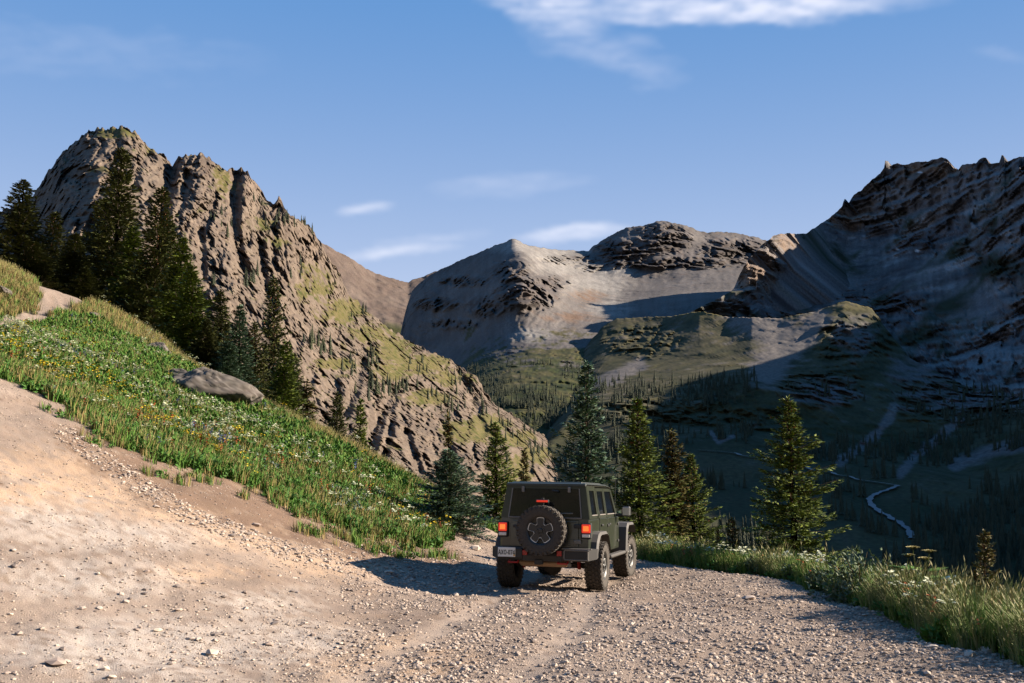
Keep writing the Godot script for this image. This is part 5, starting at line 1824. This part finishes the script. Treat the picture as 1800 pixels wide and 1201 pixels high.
	s.prism(PackedVector2Array([Vector2(0.58, 1.846), Vector2(0.54, 1.872), Vector2(-1.10, 1.870), Vector2(-1.45, 1.838)]), -0.63, 0.63, 0.018)
	piece("roof", s, m.top, car)
	s = Shape.new()
	for sg in [-1.0, 1.0]:
		cabin_bar(s, sg, -2.16, -2.06, -1.80, -1.70, 1.24, 1.79, 0.06)
	s.box(Vector3(0, 1.255, -2.13), Vector3(1.5, 0.05, 0.08), 0.01)
	piece("windscreen_frame", s, m.paint, car)
	s = Shape.new()
	s.hexa([Vector3(-0.72, 1.28, -2.115), Vector3(0.72, 1.28, -2.115), Vector3(0.72, 1.28, -2.105), Vector3(-0.72, 1.28, -2.105), Vector3(-0.65, 1.78, -1.785), Vector3(0.65, 1.78, -1.785), Vector3(0.65, 1.78, -1.775), Vector3(-0.65, 1.78, -1.775)])
	piece("windscreen", s, m.glass, car)
	# doors, windows, flares and steps on both sides
	for sg in [-1.0, 1.0]:
		var rd := Shape.new()
		rd.prism(PackedVector2Array([Vector2(-0.19, 1.238), Vector2(-0.94, 1.238), Vector2(-0.94, 0.665), Vector2(-0.70, 0.665), Vector2(-0.58, 0.90), Vector2(-0.42, 1.01), Vector2(-0.19, 1.02)]), sg * 0.780, sg * 0.806, 0.009)
		cabin_bar(rd, sg, -0.30, -0.19, -0.30, -0.19, 1.24, 1.775)
		cabin_bar(rd, sg, -0.94, -0.85, -0.94, -0.85, 1.24, 1.775)
		cabin_bar(rd, sg, -0.86, -0.28, -0.86, -0.28, 1.24, 1.30)
		cabin_bar(rd, sg, -0.86, -0.28, -0.86, -0.28, 1.72, 1.775)
		var rear_door := piece("rear_door", rd, m.paint, car)
		var fd := Shape.new()
		fd.prism(PackedVector2Array([Vector2(-0.955, 1.238), Vector2(-2.02, 1.238), Vector2(-2.02, 0.665), Vector2(-0.955, 0.665)]), sg * 0.780, sg * 0.806, 0.009)
		cabin_bar(fd, sg, -1.05, -0.955, -1.05, -0.955, 1.24, 1.775)
		cabin_bar(fd, sg, -2.03, -1.03, -2.03, -1.03, 1.24, 1.30)
		cabin_bar(fd, sg, -1.74, -1.03, -1.70, -1.03, 1.72, 1.775)
		cabin_bar(fd, sg, -2.05, -1.98, -1.74, -1.67, 1.24, 1.775)
		var front_door := piece("front_door", fd, m.paint, car)
		for q in [[rear_door, -0.33, "handle"], [front_door, -1.10, "handle"]]:
			block("handle", Vector3(sg * 0.822, 1.12, q[1]), Vector3(0.03, 0.035, 0.13), m.black, q[0])
		for q in [[rear_door, -0.965], [front_door, -2.05]]:
			for y in [0.78, 1.10]:
				block("hinge", Vector3(sg * 0.815, y, q[1]), Vector3(0.03, 0.05, 0.11), m.black, q[0])
		for q in [["window", -0.85, -0.29, -0.85, -0.29, rear_door], ["window", -1.99, -1.04, -1.69, -1.04, front_door], ["quarter_window", -0.04, 0.445, -0.04, 0.415, car]]:
			var w := Shape.new()
			var a := side_x(1.30) - 0.018
			var b := side_x(1.725) - 0.018
			w.hexa([Vector3(sg * a, 1.295, q[1]), Vector3(sg * a, 1.295, q[2]), Vector3(sg * (a - 0.006), 1.295, q[2]), Vector3(sg * (a - 0.006), 1.295, q[1]), Vector3(sg * b, 1.73, q[3]), Vector3(sg * b, 1.73, q[4]), Vector3(sg * (b - 0.006), 1.73, q[4]), Vector3(sg * (b - 0.006), 1.73, q[3])])
			piece(q[0], w, m.glass, q[5])
			var sill := Shape.new()
			sill.box(Vector3(sg * (side_x(1.30) + 0.004), 1.302, (q[1] + q[2]) * 0.5), Vector3(0.014, 0.018, absf(q[2] - q[1])), 0.003)
			piece("window_seal", sill, m.bumper_trim, q[5])
		# flares: a bent band outside the wheel arch
		for q in [["rear_flare", [Vector2(0.66, 0.66), Vector2(0.57, 0.86), Vector2(0.42, 0.985), Vector2(0.28, 1.02), Vector2(-0.32, 1.02), Vector2(-0.48, 0.97), Vector2(-0.62, 0.82), Vector2(-0.72, 0.62)], 0.92], ["front_flare", [Vector2(-2.40, 0.56), Vector2(-2.44, 0.80), Vector2(-2.50, 1.03), Vector2(-2.62, 1.11), Vector2(-3.30, 1.11), Vector2(-3.48, 1.06), Vector2(-3.60, 0.92)], 0.94]]:
			var fl := Shape.new()
			var path: Array = q[1]
			for k in path.size() - 1:
				var a: Vector2 = path[k]
				var b: Vector2 = path[k + 1]
				var mid := Vector2(0.0 if q[0] == "rear_flare" else -3.0, 0.45)
				var a2 := a + (mid - a).normalized() * 0.055
				var b2 := b + (mid - b).normalized() * 0.055
				var x0: float = sg * (0.77 if q[0] == "rear_flare" else 0.60)
				var x1: float = sg * q[2]
				fl.hexa([Vector3(x0, a.y, a.x), Vector3(x0, b.y, b.x), Vector3(x0, b2.y, b2.x), Vector3(x0, a2.y, a2.x), Vector3(x1 - sg * 0.03, a.y - 0.004, a.x), Vector3(x1 - sg * 0.03, b.y - 0.004, b.x), Vector3(x1, b2.y, b2.x), Vector3(x1, a2.y, a2.x)])
			piece(q[0], fl, m.trim, car)
		var inner := Shape.new()
		inner.prism(PackedVector2Array([Vector2(-2.44, 0.62), Vector2(-2.50, 1.02), Vector2(-3.40, 1.04), Vector2(-3.40, 0.74), Vector2(-2.60, 0.62)]), sg * 0.44, sg * 0.66, 0.0)
		piece("inner_fender", inner, m.black, car)
		block("side_step", Vector3(sg * 0.86, 0.545, -1.52), Vector3(0.14, 0.06, 1.62), m.trim, car, 0.02)
		# mirror
		var mir := Shape.new()
		mir.box(Vector3(sg * 1.0, 1.345, -1.93), Vector3(0.17, 0.20, 0.10), 0.03)
		mir.box(Vector3(sg * 0.87, 1.27, -1.93), Vector3(0.16, 0.05, 0.06), 0.012)
		var mo := piece("mirror", mir, m.black, car)
		block("mirror_glass", Vector3(sg * 1.0, 1.345, -1.876), Vector3(0.13, 0.15, 0.006), m.silver, mo, 0.002)
		# tail light: housing, lit lens, reversing lens
		var th := Shape.new()
		th.box(Vector3(sg * 0.735, 1.045, 0.715), Vector3(0.185, 0.265, 0.075), 0.014)
		var tl := piece("tail_light", th, m.black, car)
		block("tail_light_lens", Vector3(sg * 0.735, 1.085, 0.748), Vector3(0.150, 0.145, 0.03), m.lamp, tl, 0.010)
		block("tail_light_bulb", Vector3(sg * 0.735, 1.085, 0.762), Vector3(0.095, 0.085, 0.012), m.lamp_hot, tl, 0.005)
		block("reversing_lens", Vector3(sg * 0.735, 0.965, 0.748), Vector3(0.140, 0.055, 0.026), m.clear, tl, 0.008)
		block("rear_reflector", Vector3(sg * 0.30, 0.665, 0.872), Vector3(0.085, 0.085, 0.016), m.red, car, 0.006)
	# rear window, tailgate
	s = Shape.new()
	s.hexa([Vector3(-0.66, 1.255, 0.706), Vector3(0.66, 1.255, 0.706), Vector3(0.66, 1.255, 0.698), Vector3(-0.66, 1.255, 0.698), Vector3(-0.605, 1.75, 0.640), Vector3(0.605, 1.75, 0.640), Vector3(0.605, 1.75, 0.632), Vector3(-0.605, 1.75, 0.632)])
	var rw := piece("rear_window", s, m.glass, car)
	s = Shape.new()
	for sg in [-1.0, 1.0]:
		s.hexa([Vector3(sg * 0.655, 1.25, 0.716), Vector3(sg * 0.635, 1.25, 0.716), Vector3(sg * 0.635, 1.25, 0.70), Vector3(sg * 0.655, 1.25, 0.70), Vector3(sg * 0.602, 1.755, 0.650), Vector3(sg * 0.585, 1.755, 0.650), Vector3(sg * 0.585, 1.755, 0.634), Vector3(sg * 0.602, 1.755, 0.634)])
	s.box(Vector3(0, 1.255, 0.71), Vector3(1.30, 0.02, 0.016), 0.004)
	piece("window_frame", s, m.bumper_trim, rw)
	for x in [-0.40, 0.42]:
		block("window_hinge", Vector3(x, 1.735, 0.662), Vector3(0.05, 0.10, 0.035), m.bumper_trim, rw, 0.01)
	s = Shape.new()
	s.tube([Vector3(0.12, 1.72, 0.67), Vector3(0.24, 1.705, 0.70)], 0.016)
	piece("wiper_motor", s, m.black, rw)
	s = Shape.new()
	s.tube([Vector3(0.20, 1.33, 0.712), Vector3(0.50, 1.335, 0.712)], 0.010)
	piece("wiper", s, m.bumper_trim, rw)
	s = Shape.new()
	s.prism(PackedVector2Array([Vector2(0.70, 0.76), Vector2(0.70, 1.225), Vector2(0.722, 1.215), Vector2(0.722, 0.765)]), -0.60, 0.60, 0.006)
	var gate := piece("tailgate", s, m.paint, car)
	s = Shape.new()
	s.box(Vector3(0.0, 0.90, 0.724), Vector3(1.06, 0.010, 0.012), 0.003)
	s.box(Vector3(0.0, 1.19, 0.726), Vector3(1.12, 0.018, 0.016), 0.005)
	piece("pressing", s, m.paint, gate)
	for y in [0.86, 1.12]:
		block("tailgate_hinge", Vector3(0.585, y, 0.735), Vector3(0.13, 0.07, 0.035), m.black if y > 1.0 else m.bumper_trim, gate, 0.01)
	block("tailgate_handle", Vector3(-0.50, 1.10, 0.735), Vector3(0.11, 0.05, 0.03), m.black, gate, 0.01)
	for k in 3:
		block("vent_slot", Vector3(0.36, 0.80 + k * 0.028, 0.725), Vector3(0.20, 0.010, 0.010), m.black, gate, 0.002)
	block("wheel_carrier", Vector3(0, 1.05, 0.77), Vector3(0.30, 0.30, 0.10), m.black, gate, 0.02)
	wheel("spare_wheel", Vector3(0.0, 1.045, 0.90), -PI / 2, car, m)
	s = Shape.new()
	s.box(Vector3(0, 1.44, 0.86), Vector3(0.05, 0.30, 0.03), 0.006)
	s.box(Vector3(0, 1.535, 0.88), Vector3(0.23, 0.055, 0.05), 0.012)
	var hl := piece("high_brake_light", s, m.black, car)
	block("brake_light_lens", Vector3(0, 1.535, 0.908), Vector3(0.19, 0.032, 0.01), m.lamp, hl, 0.003)
	# bumper with its recesses
	s = Shape.new()
	for sg in [-1.0, 1.0]:
		s.prism(PackedVector2Array([Vector2(0.62, 0.56), Vector2(0.84, 0.535), Vector2(0.87, 0.58), Vector2(0.87, 0.72), Vector2(0.84, 0.755), Vector2(0.62, 0.755)]), sg * 0.34, sg * 0.80, 0.016)
		s.hexa([Vector3(sg * 0.79, 0.55, 0.86), Vector3(sg * 0.92, 0.58, 0.72), Vector3(sg * 0.92, 0.60, 0.60), Vector3(sg * 0.79, 0.56, 0.62), Vector3(sg * 0.79, 0.75, 0.85), Vector3(sg * 0.92, 0.745, 0.72), Vector3(sg * 0.92, 0.745, 0.60), Vector3(sg * 0.79, 0.752, 0.62)])
	s.prism(PackedVector2Array([Vector2(0.66, 0.55), Vector2(0.86, 0.53), Vector2(0.865, 0.62), Vector2(0.85, 0.66), Vector2(0.66, 0.66)]), -0.35, 0.35, 0.014)
	var bump := piece("rear_bumper", s, m.bumper, car)
	s = Shape.new()
	for q in [[Vector3(0.60, 0.745, 0.862), Vector3(0.52, 0.022, 0.03)], [Vector3(0.60, 0.565, 0.868), Vector3(0.42, 0.018, 0.02)], [Vector3(0.385, 0.645, 0.874), Vector3(0.018, 0.15, 0.016)], [Vector3(0.60, 0.722, 0.874), Vector3(0.42, 0.016, 0.016)], [Vector3(0.800, 0.645, 0.874), Vector3(0.018, 0.15, 0.016)]]:
		s.box(q[0], q[1], 0.006)
	piece("bumper_edge", s, m.bumper_trim, bump)
	block("bumper_recess", Vector3(0.59, 0.645, 0.872), Vector3(0.36, 0.10, 0.008), m.black, bump, 0.003)
	# number plate
	var pl := block("licence_plate", Vector3(-0.62, 0.665, 0.882), Vector3(0.31, 0.16, 0.012), m.plate, car, 0.004)
	var font := SystemFont.new()
	font.font_names = PackedStringArray(["Droid Sans"])
	font.font_weight = 700
	for q in [["AXO-074", 0.088, -0.62, 0.660]]:
		var tm := TextMesh.new()
		tm.text = q[0]
		tm.font = font
		tm.font_size = 64
		tm.pixel_size = q[1] / 46.0 * 0.85
		tm.depth = 0.004
		var to := put("lettering", tm, m.ink, pl)
		to.position = Vector3(q[2], q[3], 0.8895)
		to.scale = Vector3(0.71, 1.05, 1.0)
	var st := flat_mat(lin(0.55, 0.28, 0.02), 0.6)
	block("year_sticker", Vector3(-0.485, 0.615, 0.889), Vector3(0.028, 0.028, 0.003), st, pl, 0.001)
	# below: silencer, exhaust, hooks, axles, springs
	s = Shape.new()
	s.box(Vector3(-0.02, 0.485, 0.62), Vector3(0.86, 0.115, 0.20), 0.045)
	piece("silencer", s, m.dusty, car)
	s = Shape.new()
	s.tube([Vector3(0.40, 0.49, 0.60), Vector3(0.46, 0.47, 0.78)], 0.035, 12)
	piece("exhaust_pipe", s, m.bumper_trim, car)
	s = Shape.new()
	s.box(Vector3(-0.06, 0.515, 0.84), Vector3(0.14, 0.09, 0.10), 0.01)
	piece("tow_hitch", s, m.black, car)
	for x in [-0.50, 0.36]:
		s = Shape.new()
		s.tube([Vector3(x - 0.08, 0.53, 0.83), Vector3(x - 0.08, 0.50, 0.90), Vector3(x + 0.08, 0.50, 0.90), Vector3(x + 0.08, 0.53, 0.83)], 0.016)
		piece("tow_hook", s, m.red, car)
	for z in [0.0, -3.0]:
		s = Shape.new()
		s.tube([Vector3(-0.68, 0.42, z), Vector3(0.68, 0.42, z)], 0.05, 10)
		var ax := piece("axle", s, m.under, car)
		var d := Shape.new()
		d.lathe([Vector2(0.001, -0.16), Vector2(0.10, -0.13), Vector2(0.165, -0.04), Vector2(0.165, 0.04), Vector2(0.10, 0.13), Vector2(0.001, 0.16)], 18)
		var df := piece("differential", d, m.under, ax)
		df.position = Vector3(0.0 if z == 0.0 else -0.2, 0.40, z + 0.03)
		for sg in [-1.0, 1.0]:
			var sh := Shape.new()
			sh.tube([Vector3(sg * 0.50, 0.36, z + 0.16), Vector3(sg * 0.46, 0.90, z + 0.10)], 0.032, 8)
			piece("shock_absorber", sh, m.red if z == 0.0 else m.under, car)
	for sg in [-1.0, 1.0]:
		block("frame_rail", Vector3(sg * 0.42, 0.58, -1.4), Vector3(0.09, 0.12, 4.2), m.under, car, 0.01)
		wheel("wheel", Vector3(sg * 0.79, 0.428, 0.0), 0.0 if sg > 0.0 else PI, car, m)
		wheel("wheel", Vector3(sg * 0.79, 0.428, -3.0), (0.0 if sg > 0.0 else PI) - 0.10, car, m)
	block("floor_pan", Vector3(0, 0.66, -1.0), Vector3(1.2, 0.05, 2.6), m.under, car, 0.01)
	# inside: seats seen through the glass
	for q in [[-0.38, -0.55], [0.38, -0.55], [-0.38, -1.45], [0.38, -1.45]]:
		s = Shape.new()
		s.box(Vector3(q[0], 1.38, q[1]), Vector3(0.46, 0.34, 0.12), 0.04, Basis(Vector3(1, 0, 0), -0.15))
		s.box(Vector3(q[0], 1.60, q[1] + 0.04), Vector3(0.25, 0.14, 0.09), 0.03)
		piece("seat", s, m.cloth, car)
	s = Shape.new()
	for sg in [-1.0, 1.0]:
		s.tube([Vector3(sg * 0.60, 1.24, 0.45), Vector3(sg * 0.58, 1.74, 0.35), Vector3(sg * 0.58, 1.76, -1.6)], 0.03)
	s.tube([Vector3(-0.58, 1.75, -0.5), Vector3(0.58, 1.75, -0.5)], 0.03)
	piece("roll_bar", s, m.black, car)
	s = Shape.new()
	s.tube([Vector3(0.70, 1.20, -2.30), Vector3(0.74, 1.98, -2.22)], 0.005, 6)
	piece("antenna", s, m.black, car)

# ---------------------------------------------------------------- sky
func sky_cover() -> ImageTexture:
	var w := 2048
	var h := 1024
	var im := Image.create(w, h, false, Image.FORMAT_RGBA8)
	for part in spread(470, func(r0, r1): return cover_rows(r0, r1, w, h)):
		for e in part:
			im.set_pixel(e[0], e[1], Color(1, 1, 1, e[2]))
	return ImageTexture.create_from_image(im)

func cover_rows(r0: int, r1: int, w: int, h: int) -> Array:
	var out := []
	var a := noise(71, 1.0, 0, 4)
	var b := noise(72, 1.0, 0, 4)
	# streaks seen in the photograph: centre, half width, half height, tilt, strength
	var wisps := [[1190, -18, 330, 52, 0.02, 0.68], [960, 14, 90, 34, 0.28, 0.55], [1300, 18, 210, 24, -0.03, 0.55], [1060, 88, 130, 40, 0.30, 0.26], [1010, 411, 96, 13, -0.09, 0.55], [643, 367, 46, 8, -0.14, 0.42], [690, 444, 105, 9, -0.10, 0.42], [900, 325, 130, 18, -0.06, 0.16], [760, 420, 90, 9, -0.1, 0.2], [1770, 98, 60, 10, 0.16, 0.10], [1480, 8, 170, 18, -0.05, 0.35], [130, 90, 300, 40, 0.05, 0.10]]
	for j in range(r0, r1):
		var el := (0.5 - (j + 0.5) / h) * PI
		for i in w:
			var az := wrapf((i + 0.5) / w * TAU, -PI, PI)
			var dir := Vector3(sin(az) * cos(el), sin(el), -cos(az) * cos(el))
			var t := 0.0
			if absf(az) < 0.62 and el < 0.62:
				var s := proj(EYE + dir)
				var n: float = a.get_noise_2d(s.x * 0.006, s.y * 0.022)
				var f: float = b.get_noise_2d(s.x * 0.013 + s.y * 0.008, s.y * 0.06)
				for q in wisps:
					var dx: float = s.x - q[0]
					var dy: float = s.y - q[1] - dx * q[4] + n * q[3] * 0.8
					var e: float = (dx / q[2]) * (dx / q[2]) + (dy / q[3]) * (dy / q[3])
					if e < 1.6:
						t += q[5] * clampf(1.0 - e / 1.6, 0.0, 1.0) * clampf(0.78 + f * 0.6 + n * 0.35, 0.0, 1.2)
			else:
				var n: float = a.get_noise_3d(dir.x * 2.4, dir.y * 9.0, dir.z * 2.4)
				var f: float = b.get_noise_3d(dir.x * 7.0, dir.y * 26.0, dir.z * 7.0)
				t = clampf(n * 1.3 - 0.42 + f * 0.25, 0.0, 0.7)
				t *= clampf((absf(az) - 0.62) * 6.0, 0.0, 1.0) if el < 0.62 else 1.0
			if t > 0.004:
				out.append([i, j, minf(t, 1.0)])
	return out

func _ready() -> void:
	rng.seed = 20
	var cam := Camera3D.new()
	cam.name = "camera"
	cam.fov = rad_to_deg(2.0 * atan(600.5 / FOCAL))
	cam.position = EYE
	cam.rotation.x = PITCH
	cam.near = 0.1
	cam.far = 9000.0
	add_child(cam)
	cam.current = true
	var sm := ProceduralSkyMaterial.new()
	sm.sky_top_color = lin(0.014, 0.076, 0.19)
	sm.sky_horizon_color = lin(0.275, 0.285, 0.32)
	sm.sky_curve = 0.15
	sm.ground_bottom_color = lin(0.05, 0.05, 0.045)
	sm.ground_horizon_color = lin(0.12, 0.12, 0.12)
	sm.sun_angle_max = 6.0
	sm.sky_cover = sky_cover()
	sm.sky_cover_modulate = lin(0.20, 0.16, 0.11)
	var sky := Sky.new()
	sky.sky_material = sm
	var env := Environment.new()
	env.background_mode = Environment.BG_SKY
	env.sky = sky
	env.tonemap_mode = Environment.TONE_MAPPER_LINEAR
	env.tonemap_exposure = 3.3
	env.sdfgi_enabled = true
	env.ssao_enabled = true
	env.ssil_enabled = true
	var we := WorldEnvironment.new()
	we.name = "environment"
	we.environment = env
	add_child(we)
	var sun := DirectionalLight3D.new()
	sun.name = "sun"
	var el := deg_to_rad(26.0)
	var az := deg_to_rad(5.0)
	var towards := Vector3(cos(el) * cos(az), sin(el), -cos(el) * sin(az))
	add_child(sun)
	sun.look_at_from_position(towards * 100.0, Vector3.ZERO)
	sun.light_energy = 1.6
	sun.light_color = lin(1.0, 0.86, 0.69)
	sun.light_angular_distance = 0.5
	sun.shadow_enabled = true
	var t0 := Time.get_ticks_msec()
	build_mountains()
	build_ground()
	build_hillside()
	build_vehicle()
	build_trees()
	build_far_trees()
	build_stones()
	build_plants()
